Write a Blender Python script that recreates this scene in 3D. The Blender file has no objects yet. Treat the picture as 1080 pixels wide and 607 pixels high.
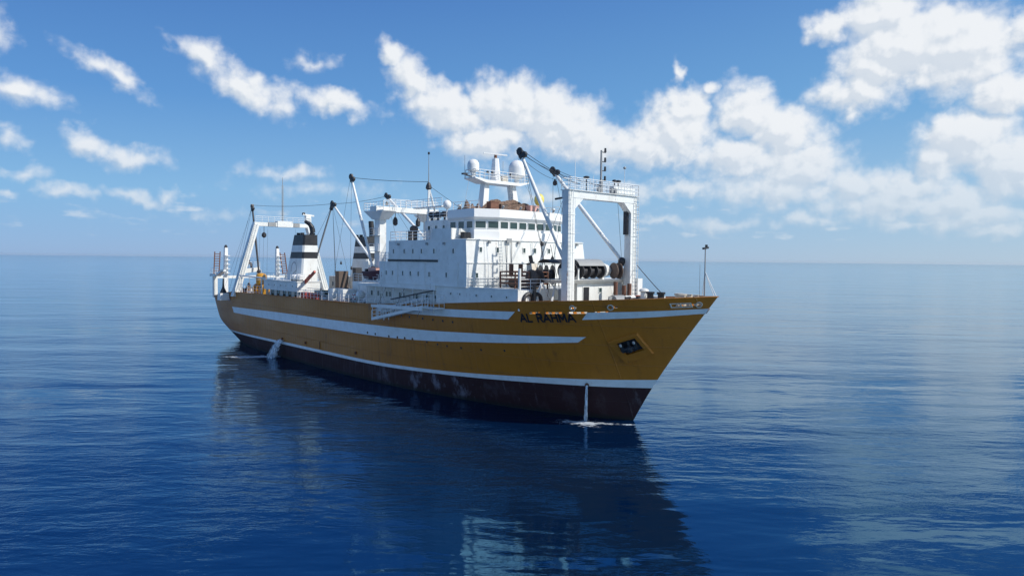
import bpy, bmesh, math, random
from mathutils import Vector, Matrix
random.seed(7)
R = math.radians
sc = bpy.context.scene
C = sc.collection

# ------------------------------------------------------------ camera
CAM_H = 15.5
cam_d = bpy.data.cameras.new('camera'); cam = bpy.data.objects.new('camera', cam_d); C.objects.link(cam)
cam_d.lens = 24.0; cam_d.sensor_width = 36.0; cam_d.clip_start = 0.5; cam_d.clip_end = 120000
_p = 0.04198; _r = 0.0101
fwd = Vector((0, math.cos(_p), -math.sin(_p))); up0 = Vector((0, math.sin(_p), math.cos(_p))); ri0 = Vector((1, 0, 0))
ri = ri0 * math.cos(_r) + up0 * math.sin(_r); upv = -ri0 * math.sin(_r) + up0 * math.cos(_r)
m = Matrix((ri, upv, -fwd)).transposed().to_4x4(); m.translation = (0, 0, CAM_H)
cam.matrix_world = m
sc.camera = cam

# ------------------------------------------------------------ sun, sky, exposure
SUN_AZ = 110.0     # degrees clockwise from +Y, to the right and a little behind the camera
SUN_EL = 42.0
sd = bpy.data.lights.new('sun', 'SUN'); sun = bpy.data.objects.new('sun', sd); C.objects.link(sun)
sd.energy = 4.6; sd.angle = R(0.53); sd.color = (1.0, 0.95, 0.87)
S = Vector((math.sin(R(SUN_AZ)) * math.cos(R(SUN_EL)), math.cos(R(SUN_AZ)) * math.cos(R(SUN_EL)), math.sin(R(SUN_EL))))
sun.rotation_euler = S.to_track_quat('Z', 'Y').to_euler(); sun.location = (60, -20, 80)
sc.view_settings.view_transform = 'Standard'; sc.view_settings.look = 'None'
sc.view_settings.exposure = 0.0; sc.view_settings.gamma = 1.0
sc.render.engine = 'CYCLES'
sc.cycles.max_bounces = 6; sc.cycles.transparent_max_bounces = 8
sc.render.resolution_x = 1024; sc.render.resolution_y = 575

class NT:
    """small helper around a node tree"""
    def __init__(s, t): s.t = t; s.n = t.nodes; s.l = t.links
    def node(s, typ, **k):
        o = s.n.new(typ)
        for a, b in k.items(): setattr(o, a, b)
        return o
    def put(s, sock, v):
        if isinstance(v, bpy.types.NodeSocket): s.l.new(v, sock)
        elif v is not None: sock.default_value = v
    def math(s, op, a, b=None, c=None, clamp=False):
        o = s.node('ShaderNodeMath', operation=op, use_clamp=clamp)
        for i, v in enumerate((a, b, c)):
            if v is not None: s.put(o.inputs[i], v)
        return o.outputs[0]
    def vmath(s, op, a, b=None, out=0):
        o = s.node('ShaderNodeVectorMath', operation=op); s.put(o.inputs[0], a)
        if b is not None: s.put(o.inputs[3] if op == 'SCALE' else o.inputs[1], b)
        return o.outputs[out]
    def noise(s, vec, scale, detail=4, rough=0.5, dim='3D', out=0, dist=0.0):
        o = s.node('ShaderNodeTexNoise', noise_dimensions=dim)
        if vec is not None: s.put(o.inputs['Vector'], vec)
        s.put(o.inputs['Scale'], scale); s.put(o.inputs['Detail'], detail); s.put(o.inputs['Roughness'], rough); s.put(o.inputs['Distortion'], dist)
        return o.outputs[out]
    def ramp(s, v, a, b, c=0.0, d=1.0, smooth=False):
        o = s.node('ShaderNodeMapRange', interpolation_type='SMOOTHSTEP' if smooth else 'LINEAR')
        for i, x in enumerate((v, a, b, c, d)): s.put(o.inputs[i], x)
        return o.outputs[0]
    def mix(s, f, a, b, mode='MIX'):
        o = s.node('ShaderNodeMix', data_type='RGBA', blend_type=mode)
        s.put(o.inputs[0], f); s.put(o.inputs[6], a); s.put(o.inputs[7], b)
        return o.outputs[2]
    def comb(s, x, y, z):
        o = s.node('ShaderNodeCombineXYZ')
        for i, v in enumerate((x, y, z)): s.put(o.inputs[i], v)
        return o.outputs[0]
    def sep(s, v):
        o = s.node('ShaderNodeSeparateXYZ'); s.put(o.inputs[0], v); return o.outputs
    def mapping(s, v, loc=(0, 0, 0), rot=(0, 0, 0), scale=(1, 1, 1), typ='POINT'):
        o = s.node('ShaderNodeMapping', vector_type=typ); s.put(o.inputs[0], v)
        o.inputs['Location'].default_value = loc; o.inputs['Rotation'].default_value = rot; o.inputs['Scale'].default_value = scale
        return o.outputs[0]

# the cumulus field: azimuth, elevation, half width, half height (degrees), tilt, density
CLOUDS = [(-35.55, 10.94, 2.19, 1.04, -12, 0.9), (-36.61, 14.63, 0.71, 1.28, 0, 0.55), (-30.09, 12.64, 2.83, 0.71, -25, 0.75), (-32.1, 13.24, 0.9, 0.5, -20, 0.5), (-24.17, 14.7, 2.22, 0.99, -25, 1.0), (-21.04, 12.87, 3.57, 1.38, -25, 1.1), (-14.63, 12.1, 3.39, 1.01, -8, 1.0), (-16.24, 15.03, 1.59, 0.56, 0, 0.45), (-31.78, 7.91, 1.94, 0.92, -15, 1.0), (-28.97, 7.16, 2.18, 0.88, 0, 0.9), (-33.07, 4.4, 1.67, 0.53, -8, 0.8), (-36.59, 3.99, 0.92, 0.57, 0, 0.8), (-28.7, 4.25, 2.07, 0.55, -5, 0.75), (-35.63, 5.76, 1.88, 0.51, 0, 0.55), (-27.03, 4.61, 0.88, 0.49, 0, 0.7), (-18.42, 6.56, 3.13, 0.66, 0, 0.6), (-16.26, 5.54, 4.38, 0.75, 0, 0.4), (-23.61, 3.2, 1.67, 0.43, 0, 0.4), (-36.22, 7.71, 1.03, 0.5, 0, 0.5), (-9.91, 16.31, 1.52, 0.84, -45, 0.85), (-8.6, 14.24, 1.85, 1.59, -50, 0.95), (-5.65, 12.15, 3.75, 1.93, -20, 1.1), (-0.15, 12.49, 3.78, 2.23, -10, 1.25), (3.8, 11.31, 4.32, 2.55, -15, 1.25), (-2.09, 9.6, 3.78, 1.52, 0, 1.0), (6.56, 9.63, 3.12, 1.89, 0, 1.0), (13.05, 10.25, 3.44, 2.66, 0, 1.25), (10.81, 8.97, 4.57, 1.65, 0, 1.0), (15.57, 13.26, 0.88, 0.57, 0, 0.7), (13.48, 14.86, 0.45, 0.92, 0, 0.7), (11.58, 8.43, 4.55, 1.05, 0, 0.9), (18.84, 11.59, 2.68, 1.99, -30, 1.25), (21.31, 9.9, 3.08, 2.27, -20, 1.2), (17.85, 8.25, 3.58, 1.76, 0, 1.0), (22.39, 7.35, 4.05, 2.0, 0, 1.0), (26.37, 5.78, 3.17, 1.75, 0, 0.85), (29.75, 15.25, 4.43, 2.89, 0, 1.35), (32.91, 14.37, 3.21, 2.82, 0, 1.3), (26.5, 12.26, 3.02, 1.6, 0, 1.15), (27.6, 13.9, 2.6, 1.7, 0, 1.15), (24.31, 16.95, 1.43, 1.16, -30, 0.95), (27.88, 17.56, 3.06, 1.62, 0, 1.2), (35.41, 11.59, 2.09, 1.83, 0, 1.0), (36.56, 15.27, 2.02, 1.16, 0, 0.9), (33.37, 8.69, 3.02, 2.18, 0, 1.25), (35.84, 6.6, 2.33, 2.27, 0, 1.15), (31.74, 7.2, 2.0, 1.97, 0, 0.9), (29.76, 5.3, 2.62, 1.49, 0, 0.95), (32.97, 4.18, 3.34, 1.45, 0, 0.85), (23.79, 5.16, 2.65, 1.29, 0, 0.7), (14.62, 6.03, 2.67, 0.75, 0, 0.75), (9.33, 5.79, 3.47, 0.69, 0, 0.55), (19.34, 5.27, 2.4, 0.74, 0, 0.6), (11.67, 3.31, 2.74, 0.46, 0, 0.55), (17.03, 3.07, 2.61, 0.53, 0, 0.6), (23.84, 3.22, 2.92, 0.58, 0, 0.55), (30.14, 2.7, 2.96, 0.55, 0, 0.55), (35.2, 2.16, 2.43, 0.58, 0, 0.6), (1.5, 5.4, 3.96, 0.94, 0, 0.4), (29, 4.6, 6.5, 1.7, 0, 0.75), (20.5, 5.8, 5.5, 1.7, 0, 0.8), (34, 3.0, 5.5, 1.0, 0, 0.65), (14, 12, 2.2, 1.6, 0, 1.1), (34, 24.5, 7.5, 3.0, 8, 1.1), (45, 19, 5, 4.5, 0, 1.1), (27, 29, 5, 2.4, 0, 0.9), (47, 9, 6, 4, 0, 1.0)]

def cloud_group():
    g = bpy.data.node_groups.new('cloud_density', 'ShaderNodeTree')
    g.interface.new_socket('Vector', in_out='INPUT', socket_type='NodeSocketVector')
    g.interface.new_socket('Density', in_out='OUTPUT', socket_type='NodeSocketFloat')
    t = NT(g); gi = t.node('NodeGroupInput').outputs[0]; go = t.node('NodeGroupOutput')
    # ragged edges: push the lookup point about with two sizes of turbulence
    w1 = t.vmath('SCALE', t.vmath('SUBTRACT', t.noise(gi, 0.42, 2, 0.5, out=1), (0.5, 0.5, 0.5)), 2.2)
    w2 = t.vmath('SCALE', t.vmath('SUBTRACT', t.noise(gi, 1.6, 3, 0.6, out=1), (0.5, 0.5, 0.5)), 0.7)
    P = t.vmath('MULTIPLY', t.vmath('ADD', gi, t.vmath('ADD', w1, w2)), (1, 1, 0))
    d = None
    for a, e, rx, ry, rot, s in CLOUDS:
        q = t.mapping(P, (a, e, 0), (0, 0, R(rot)), (rx * 1.25, ry * 1.25, 1), 'TEXTURE')
        v = t.math('MULTIPLY', t.math('SUBTRACT', 1.0, t.vmath('LENGTH', q, out=1)), s * (0.84 if a < -13 else 1.12))
        d = v if d is None else t.math('MAXIMUM', d, v)
    # the same kind of sky all the way round
    sx = t.sep(gi)
    out_ = t.math('MAXIMUM', t.ramp(t.math('ABSOLUTE', sx[0]), 39, 46, 0, 1, True), t.ramp(sx[1], 19.5, 25, 0, 1, True))
    bgn = t.noise(t.mapping(gi, (3, 1, 0), (0, 0, 0), (0.075, 0.16, 1)), 1.0, 4, 0.5)
    bg = t.math('MULTIPLY', t.ramp(bgn, 0.54, 0.74, -0.25, 0.8), 1.0)
    bg = t.math('SUBTRACT', bg, t.math('MULTIPLY', t.math('SUBTRACT', 1.0, out_), 1.5))
    # rows of small far cloud low over the horizon
    lown = t.noise(t.mapping(gi, (0, 0, 0), (0, 0, 0), (0.33, 1.25, 1)), 1.0, 3, 0.55)
    low = t.math('MULTIPLY', t.ramp(lown, 0.5, 0.75, -0.15, 0.42), 1.0)
    low = t.math('SUBTRACT', low, t.math('ADD', t.ramp(sx[1], 3.5, 7.5, 0, 1.2, True), t.ramp(sx[1], 2.0, 0.4, 0, 1.2, True)))
    d = t.math('MAXIMUM', t.math('MAXIMUM', d, bg), low)
    f = t.math('SUBTRACT', t.noise(gi, 0.9, 7, 0.53), 0.5)
    d = t.math('ADD', d, t.math('MULTIPLY', f, 0.62))
    # rounded cauliflower heads at two sizes
    gw = t.vmath('ADD', gi, t.vmath('SCALE', t.vmath('SUBTRACT', t.noise(gi, 2.2, 4, 0.6, out=1), (0.5, 0.5, 0.5)), 0.7))
    for sc_, am in ((0.50, 0.36), (1.25, 0.15)):
        vo = t.node('ShaderNodeTexVoronoi', voronoi_dimensions='2D', feature='SMOOTH_F1'); t.put(vo.inputs['Vector'], gw); vo.inputs['Scale'].default_value = sc_; vo.inputs['Smoothness'].default_value = 0.35
        d = t.math('ADD', d, t.math('MULTIPLY', t.math('SUBTRACT', 0.42, vo.outputs['Distance']), am))
    t.l.new(d, go.inputs[0])
    return g

w = bpy.data.worlds.new('World'); sc.world = w; w.use_nodes = True
t = NT(w.node_tree); t.n.clear()
sky = t.node('ShaderNodeTexSky', sky_type='NISHITA', sun_disc=False)
sky.sun_elevation = R(SUN_EL); sky.sun_rotation = R(SUN_AZ); sky.altitude = 0; sky.air_density = 1.0; sky.dust_density = 0.15; sky.ozone_density = 2.0
geo = t.node('ShaderNodeTexCoord').outputs['Generated']
gx = t.sep(t.vmath('NORMALIZE', geo))
az = t.math('MULTIPLY', t.math('ARCTAN2', gx[0], gx[1]), 57.29578)
el = t.math('MULTIPLY', t.math('ARCSINE', gx[2]), 57.29578)
P = t.comb(az, el, 0.0)
cg = cloud_group()
g1 = t.node('ShaderNodeGroup', node_tree=cg); t.put(g1.inputs[0], P)
g2 = t.node('ShaderNodeGroup', node_tree=cg); t.put(g2.inputs[0], t.vmath('ADD', P, (0.40, 0.55, 0)))
d1, d2 = g1.outputs[0], g2.outputs[0]
alpha = t.ramp(d1, -0.10, 0.70, 0, 1, True)
lit = t.ramp(t.math('SUBTRACT', d1, d2), -0.42, 0.24, 0, 1, True)
thick = t.ramp(d1, 0.15, 0.9, 0, 1)
lit = t.math('MAXIMUM', lit, t.math('MULTIPLY', thick, 0.35))
ccol = t.mix(lit, (5.9, 6.7, 7.7, 1), (8.8, 9.05, 9.35, 1))
# clouds far off sink into the blue of the air
air = t.ramp(el, 0.0, 11.0, 0.75, 0.0, True)
# clear marine air: a deep blue overhead paling to the horizon, paler towards the sun
def ramp_col(stops):
    o = t.node('ShaderNodeValToRGB'); r = o.color_ramp
    while len(r.elements) < len(stops): r.elements.new(0.5)
    for e_, (p_, c_) in zip(r.elements, stops): e_.position = p_; e_.color = (*c_, 1)
    return o
def by_el(stops):
    o = ramp_col([(max(0, e_) / 90.0, c_) for e_, c_ in stops]); t.put(o.inputs[0], t.math('DIVIDE', el, 90.0, clamp=True)); return o.outputs[0]
away = by_el([(0, (.21, .40, .72)), (1.5, (.20, .41, .74)), (5, (.19, .44, .76)), (12, (.095, .29, .66)), (20, (.060, .195, .54)), (45, (.035, .13, .42)), (90, (.022, .085, .33))])
near = by_el([(0, (.50, .64, .75)), (1.5, (.46, .63, .77)), (5, (.38, .59, .79)), (12, (.20, .46, .76)), (20, (.13, .34, .70)), (45, (.06, .18, .46)), (90, (.022, .085, .33))])
toward = t.math('COSINE', t.math('DIVIDE', t.math('SUBTRACT', az, SUN_AZ), 57.29578))
air_c = t.vmath('SCALE', t.mix(t.ramp(toward, -0.92, 0.75, 0, 1), away, near), 10.0)
skyc = t.mix(0.88, sky.outputs[0], air_c)
ccol = t.mix(air, ccol, t.mix(0.5, skyc, (5.6, 6.6, 7.6, 1)))
alpha = t.math('MULTIPLY', alpha, 0.97)
col = t.mix(alpha, skyc, ccol)
bgN = t.node('ShaderNodeBackground'); t.put(bgN.inputs[0], col); bgN.inputs[1].default_value = 0.1
t.l.new(bgN.outputs[0], t.node('ShaderNodeOutputWorld').inputs[0])

# ------------------------------------------------------------ mesh helpers
class MB:
    """collects shapes and links them as ONE mesh object"""
    def __init__(s): s.v = []; s.f = []; s.m = []
    def add(s, vs, fs, mi=0):
        o = len(s.v); s.v += [tuple(v) for v in vs]; s.f += [[i + o for i in f] for f in fs]; s.m += [mi] * len(fs); return s
    def box(s, x0, x1, y0, y1, z0, z1, mi=0):
        return s.add([(x0, y0, z0), (x1, y0, z0), (x1, y1, z0), (x0, y1, z0), (x0, y0, z1), (x1, y0, z1), (x1, y1, z1), (x0, y1, z1)],
                     [(0, 3, 2, 1), (4, 5, 6, 7), (0, 1, 5, 4), (1, 2, 6, 5), (2, 3, 7, 6), (3, 0, 4, 7)], mi)
    def prism(s, pts, z0, z1, mi=0, top=None, cap=True):
        """plan outline pts (counter clockwise) from z0 to z1; top = other outline for the upper end"""
        n = len(pts); top = top or pts
        z0f = z0 if callable(z0) else (lambda x, y: z0); z1f = z1 if callable(z1) else (lambda x, y: z1)
        vs = [(x, y, z0f(x, y)) for x, y in pts] + [(x, y, z1f(x, y)) for x, y in top]
        fs = [(i, (i + 1) % n, n + (i + 1) % n, n + i) for i in range(n)]
        if cap: fs += [tuple(range(n - 1, -1, -1)), tuple(range(n, 2 * n))]
        return s.add(vs, fs, mi)
    def tube(s, p, q, r, r2=None, n=8, mi=0, cap=True):
        p = Vector(p); q = Vector(q); d = (q - p); r2 = r if r2 is None else r2
        if d.length < 1e-6: return s
        d.normalize(); a = d.orthogonal().normalized(); b = d.cross(a)
        vs = []
        for c_, rr in ((p, r), (q, r2)):
            for i in range(n):
                t_ = 2 * math.pi * i / n; vs.append(c_ + a * (rr * math.cos(t_)) + b * (rr * math.sin(t_)))
        fs = [(i, (i + 1) % n, n + (i + 1) % n, n + i) for i in range(n)]
        if cap: fs += [tuple(range(n - 1, -1, -1)), tuple(range(n, 2 * n))]
        return s.add(vs, fs, mi)
    def path(s, pts, r, n=6, mi=0, rs=None):
        for i in range(len(pts) - 1):
            s.tube(pts[i], pts[i + 1], rs[i] if rs else r, rs[i + 1] if rs else r, n, mi)
        return s
    def bar(s, p, q, wy, wz, mi=0, side=(0, 0, 1)):
        """rectangular bar from p to q"""
        p = Vector(p); q = Vector(q); d = (q - p).normalized(); u = Vector(side)
        a = d.cross(u)
        if a.length < 1e-3: a = d.orthogonal()
        a.normalize(); b = a.cross(d).normalized(); a = a * (wy / 2); b = b * (wz / 2)
        vs = [p - a - b, p + a - b, p + a + b, p - a + b, q - a - b, q + a - b, q + a + b, q - a + b]
        return s.add(vs, [(0, 3, 2, 1), (4, 5, 6, 7), (0, 1, 5, 4), (1, 2, 6, 5), (2, 3, 7, 6), (3, 0, 4, 7)], mi)
    def lathe(s, base, axis, prof, n=16, mi=0):
        """prof = [(distance along axis, radius)]"""
        base = Vector(base); d = Vector(axis).normalized(); a = d.orthogonal().normalized(); b = d.cross(a)
        vs = []; fs = []
        for h_, r_ in prof:
            for i in range(n):
                t_ = 2 * math.pi * i / n; vs.append(base + d * h_ + a * (r_ * math.cos(t_)) + b * (r_ * math.sin(t_)))
        for k_ in range(len(prof) - 1):
            for i in range(n): fs.append((k_ * n + i, k_ * n + (i + 1) % n, (k_ + 1) * n + (i + 1) % n, (k_ + 1) * n + i))
        fs.append(tuple(range(n - 1, -1, -1))); fs.append(tuple(range((len(prof) - 1) * n, len(prof) * n)))
        return s.add(vs, fs, mi)
    def ball(s, c, r, sz=1.0, n=20, mi=0, axis=(0, 0, 1)):
        pr = []
        for i in range(1, 12):
            t_ = math.pi * i / 12; pr.append((-math.cos(t_) * r * sz, math.sin(t_) * r))
        return s.lathe(c, axis, [(-r * sz, 0.02 * r)] + pr + [(r * sz, 0.02 * r)], n, mi)
    def torus(s, c, axis, R_, r, n=20, k=8, mi=0):
        c = Vector(c); d = Vector(axis).normalized(); a = d.orthogonal().normalized(); b = d.cross(a); vs = []; fs = []
        for i in range(n):
            t_ = 2 * math.pi * i / n; u = a * math.cos(t_) + b * math.sin(t_)
            for j in range(k):
                p_ = 2 * math.pi * j / k; vs.append(c + u * (R_ + r * math.cos(p_)) + d * (r * math.sin(p_)))
        for i in range(n):
            for j in range(k): fs.append((i * k + j, ((i + 1) % n) * k + j, ((i + 1) % n) * k + (j + 1) % k, i * k + (j + 1) % k))
        return s.add(vs, fs, mi)
    def build(s, name, mats, parent=None, smooth=False, fix=True):
        me = bpy.data.meshes.new(name); me.from_pydata(s.v, [], s.f)
        if not isinstance(mats, (list, tuple)): mats = [mats]
        for m_ in mats: me.materials.append(m_)
        me.polygons.foreach_set('material_index', s.m); me.update()
        if fix:
            bm = bmesh.new(); bm.from_mesh(me); bmesh.ops.recalc_face_normals(bm, faces=bm.faces); bm.to_mesh(me); bm.free()
        if smooth:
            me.polygons.foreach_set('use_smooth', [True] * len(me.polygons)); me.set_sharp_from_angle(angle=R(40))
        o = bpy.data.objects.new(name, me); C.objects.link(o)
        if parent is not None: o.parent = parent
        return o

def tag(o, label=None, cat=None, group=None, kind=None):
    for k_, v_ in (('label', label), ('category', cat), ('group', group), ('kind', kind)):
        if v_: o[k_] = v_
    return o

# ------------------------------------------------------------ materials
def new_mat(name):
    m_ = bpy.data.materials.new(name); m_.use_nodes = True; t_ = NT(m_.node_tree); t_.n.clear()
    b = t_.node('ShaderNodeBsdfPrincipled'); o = t_.node('ShaderNodeOutputMaterial'); t_.l.new(b.outputs[0], o.inputs[0])
    return m_, t_, b, t_.node('ShaderNodeTexCoord').outputs['Object']
def paint(name, col, rough=0.45, rust=0.25, rustcol=(0.19, 0.075, 0.03), dirt=0.18, metallic=0.0, bump=0.25):
    """marine paint with streaks of rust running down and a thin film of dirt"""
    m_, t_, b, oc = new_mat(name)
    c4 = (*col, 1)
    cloudy = t_.noise(oc, 0.9, 5, 0.6)
    base = t_.mix(t_.math('MULTIPLY', t_.ramp(cloudy, 0.42, 0.68), dirt), c4, (col[0] * 0.62 + 0.02, col[1] * 0.58 + 0.02, col[2] * 0.52 + 0.02, 1))
    st = t_.noise(t_.mapping(oc, (0, 0, 0), (0, 0, 0), (2.6, 2.6, 0.22)), 1.0, 5, 0.62)
    sp = t_.noise(oc, 3.2, 4, 0.6)
    rm = t_.math('MULTIPLY', t_.ramp(st, 0.60, 0.76), t_.ramp(sp, 0.46, 0.62))
    base = t_.mix(t_.math('MULTIPLY', rm, rust * 2.4, clamp=True), base, (*rustcol, 1))
    t_.put(b.inputs['Base Color'], base); t_.put(b.inputs['Metallic'], metallic)
    t_.put(b.inputs['Roughness'], t_.ramp(cloudy, 0.3, 0.7, rough - 0.07, rough + 0.12))
    bp = t_.node('ShaderNodeBump'); bp.inputs['Strength'].default_value = bump; bp.inputs['Distance'].default_value = 0.02
    t_.put(bp.inputs['Height'], t_.noise(oc, 2.0, 4, 0.6)); t_.l.new(bp.outputs[0], b.inputs['Normal'])
    return m_
M = {}
M['white'] = paint('white_ship_paint', (0.77, 0.78, 0.75), 0.42, 0.5, dirt=0.32)
M['white_clean'] = paint('clean_white_paint', (0.80, 0.80, 0.78), 0.35, 0.08, dirt=0.1)
M['cream'] = paint('cream_paint', (0.62, 0.56, 0.46), 0.5, 0.5, dirt=0.4)
M['grey'] = paint('grey_paint', (0.30, 0.31, 0.31), 0.5, 0.3)
M['steel'] = paint('bare_steel', (0.42, 0.42, 0.41), 0.4, 0.25, metallic=0.3)
M['dark'] = paint('dark_gear', (0.028, 0.028, 0.032), 0.5, 0.2)
M['black'] = paint('black_paint', (0.018, 0.019, 0.022), 0.42, 0.05, dirt=0.1)
M['rust'] = paint('rusty_iron', (0.17, 0.075, 0.045), 0.75, 0.4, dirt=0.5)
M['brown'] = paint('brown_gear', (0.13, 0.095, 0.075), 0.8, 0.3, dirt=0.5)
M['red'] = paint('red_paint', (0.42, 0.05, 0.025), 0.5, 0.3)
M['maroon'] = paint('maroon_rubber', (0.075, 0.022, 0.035), 0.6, 0.05)
M['ochre'] = paint('ochre_plastic', (0.55, 0.27, 0.025), 0.5, 0.1)
M['yellow'] = paint('yellow_buoy', (0.72, 0.60, 0.12), 0.45, 0.05)
M['green'] = paint('dark_green_gear', (0.02, 0.05, 0.04), 0.6, 0.1)
M['deck'] = paint('deck_paint', (0.50, 0.47, 0.40), 0.7, 0.4, dirt=0.5)
M['pink'] = paint('faded_pink', (0.62, 0.36, 0.30), 0.6, 0.1)
M['stripe'] = paint('stripe_paint', (0.80, 0.84, 0.84), 0.4, 0.22, dirt=0.3)
def glass():
    m_, t_, b, oc = new_mat('tinted_window_glass')
    t_.put(b.inputs['Base Color'], (0.03, 0.06, 0.06, 1)); t_.put(b.inputs['Roughness'], 0.06); b.inputs['IOR'].default_value = 1.5
    b.inputs['Specular IOR Level'].default_value = 0.8
    return m_
M['glass'] = glass()
def net():
    m_, t_, b, oc = new_mat('trawl_netting')
    n_ = t_.noise(oc, 5, 5, 0.7)
    t_.put(b.inputs['Base Color'], t_.mix(t_.ramp(n_, 0.35, 0.65), (0.05, 0.03, 0.022, 1), (0.26, 0.17, 0.12, 1))); t_.put(b.inputs['Roughness'], 0.9)
    bp = t_.node('ShaderNodeBump'); bp.inputs['Strength'].default_value = 0.9; bp.inputs['Distance'].default_value = 0.1; t_.put(bp.inputs['Height'], n_); t_.l.new(bp.outputs[0], b.inputs['Normal'])
    return m_
M['net'] = net()

def hull_mat(name, col, kind):
    """shell plating paint: streaks, scuffs and the faint ripple of plates between frames"""
    m_, t_, b, oc = new_mat(name)
    x, y, z = t_.sep(oc)
    c4 = (*col, 1)
    big = t_.noise(t_.mapping(oc, (0, 0, 0), (0, 0, 0), (0.10, 0.1, 0.35)), 1.0, 5, 0.6)
    base = t_.mix(t_.ramp(big, 0.35, 0.68, 0, 0.4), c4, (col[0] * 0.68, col[1] * 0.64, col[2] * 0.62, 1))
    st = t_.noise(t_.mapping(oc, (0, 0, 0), (0, 0, 0), (1.7, 1.0, 0.07)), 1.0, 5, 0.65)
    spots = t_.noise(t_.mapping(oc, (0, 0, 0), (0, 0, 0), (0.45, 0.5, 0.5)), 1.0, 3, 0.6)
    if kind == 'upper':
        base = t_.mix(t_.math('MULTIPLY', t_.ramp(st, 0.54, 0.72), t_.ramp(spots, 0.42, 0.62, 0, 0.6)), base, (0.12, 0.045, 0.018, 1))
        base = t_.mix(t_.math('MULTIPLY', t_.ramp(st, 0.44, 0.30), 0.35), base, (col[0] * 1.15, col[1] * 1.2, col[2] * 1.9, 1))
        rgh = 0.36
    else:
        # chalky scrapes and salt, thickest amidships
        mid = t_.math('MULTIPLY', t_.ramp(x, -36, -26, 0, 1, True), t_.ramp(x, -13, -18, 0, 1, True))
        band = t_.math('ADD', 0.10, t_.math('MULTIPLY', mid, 0.6))
        sc1 = t_.noise(t_.mapping(oc, (3, 0, 1), (0, 0, 0), (0.55, 0.5, 0.30)), 1.0, 6, 0.7)
        base = t_.mix(t_.math('MULTIPLY', t_.ramp(sc1, 0.53, 0.66), band, clamp=True), base, (0.22, 0.21, 0.25, 1))
        base = t_.mix(t_.math('MULTIPLY', t_.ramp(st, 0.6, 0.72), 0.3), base, (0.24, 0.22, 0.24, 1))
        wet = t_.ramp(z, 0.55, 0.15, 0, 0.8)
        base = t_.mix(wet, base, (0.012, 0.016, 0.012, 1))
        rgh = 0.7
    t_.put(b.inputs['Base Color'], base); t_.put(b.inputs['Roughness'], t_.ramp(big, 0.3, 0.7, rgh, rgh + 0.15))
    # plating: shallow dishing between frames and welded seams
    def seam(v, per, wd):
        f = t_.math('ABSOLUTE', t_.math('SUBTRACT', t_.math('FRACT', t_.math('DIVIDE', v, per)), 0.5))
        return t_.ramp(f, 0.5 - wd, 0.5, 0, 1, True)
    dish = t_.math('SINE', t_.math('MULTIPLY', x, 2 * math.pi / 0.75))
    hgt = t_.math('ADD', t_.math('MULTIPLY', dish, 0.10), t_.math('MULTIPLY', t_.noise(t_.mapping(oc, (0, 0, 0), (0, 0, 0), (0.5, 0.5, 0.9)), 1.0, 3, 0.5), 1.2))
    hgt = t_.math('ADD', hgt, t_.math('MULTIPLY', t_.math('ADD', seam(x, 7.5, 0.010), seam(z, 1.9, 0.02)), 0.8))
    bp = t_.node('ShaderNodeBump'); bp.inputs['Strength'].default_value = 0.8; bp.inputs['Distance'].default_value = 0.06
    t_.put(bp.inputs['Height'], hgt); t_.l.new(bp.outputs[0], b.inputs['Normal'])
    return m_
M['hull'] = hull_mat('ochre_hull_paint', (0.50, 0.178, 0.012), 'upper')
M['boot'] = hull_mat('red_boot_topping', (0.032, 0.007, 0.009), 'lower')

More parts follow.
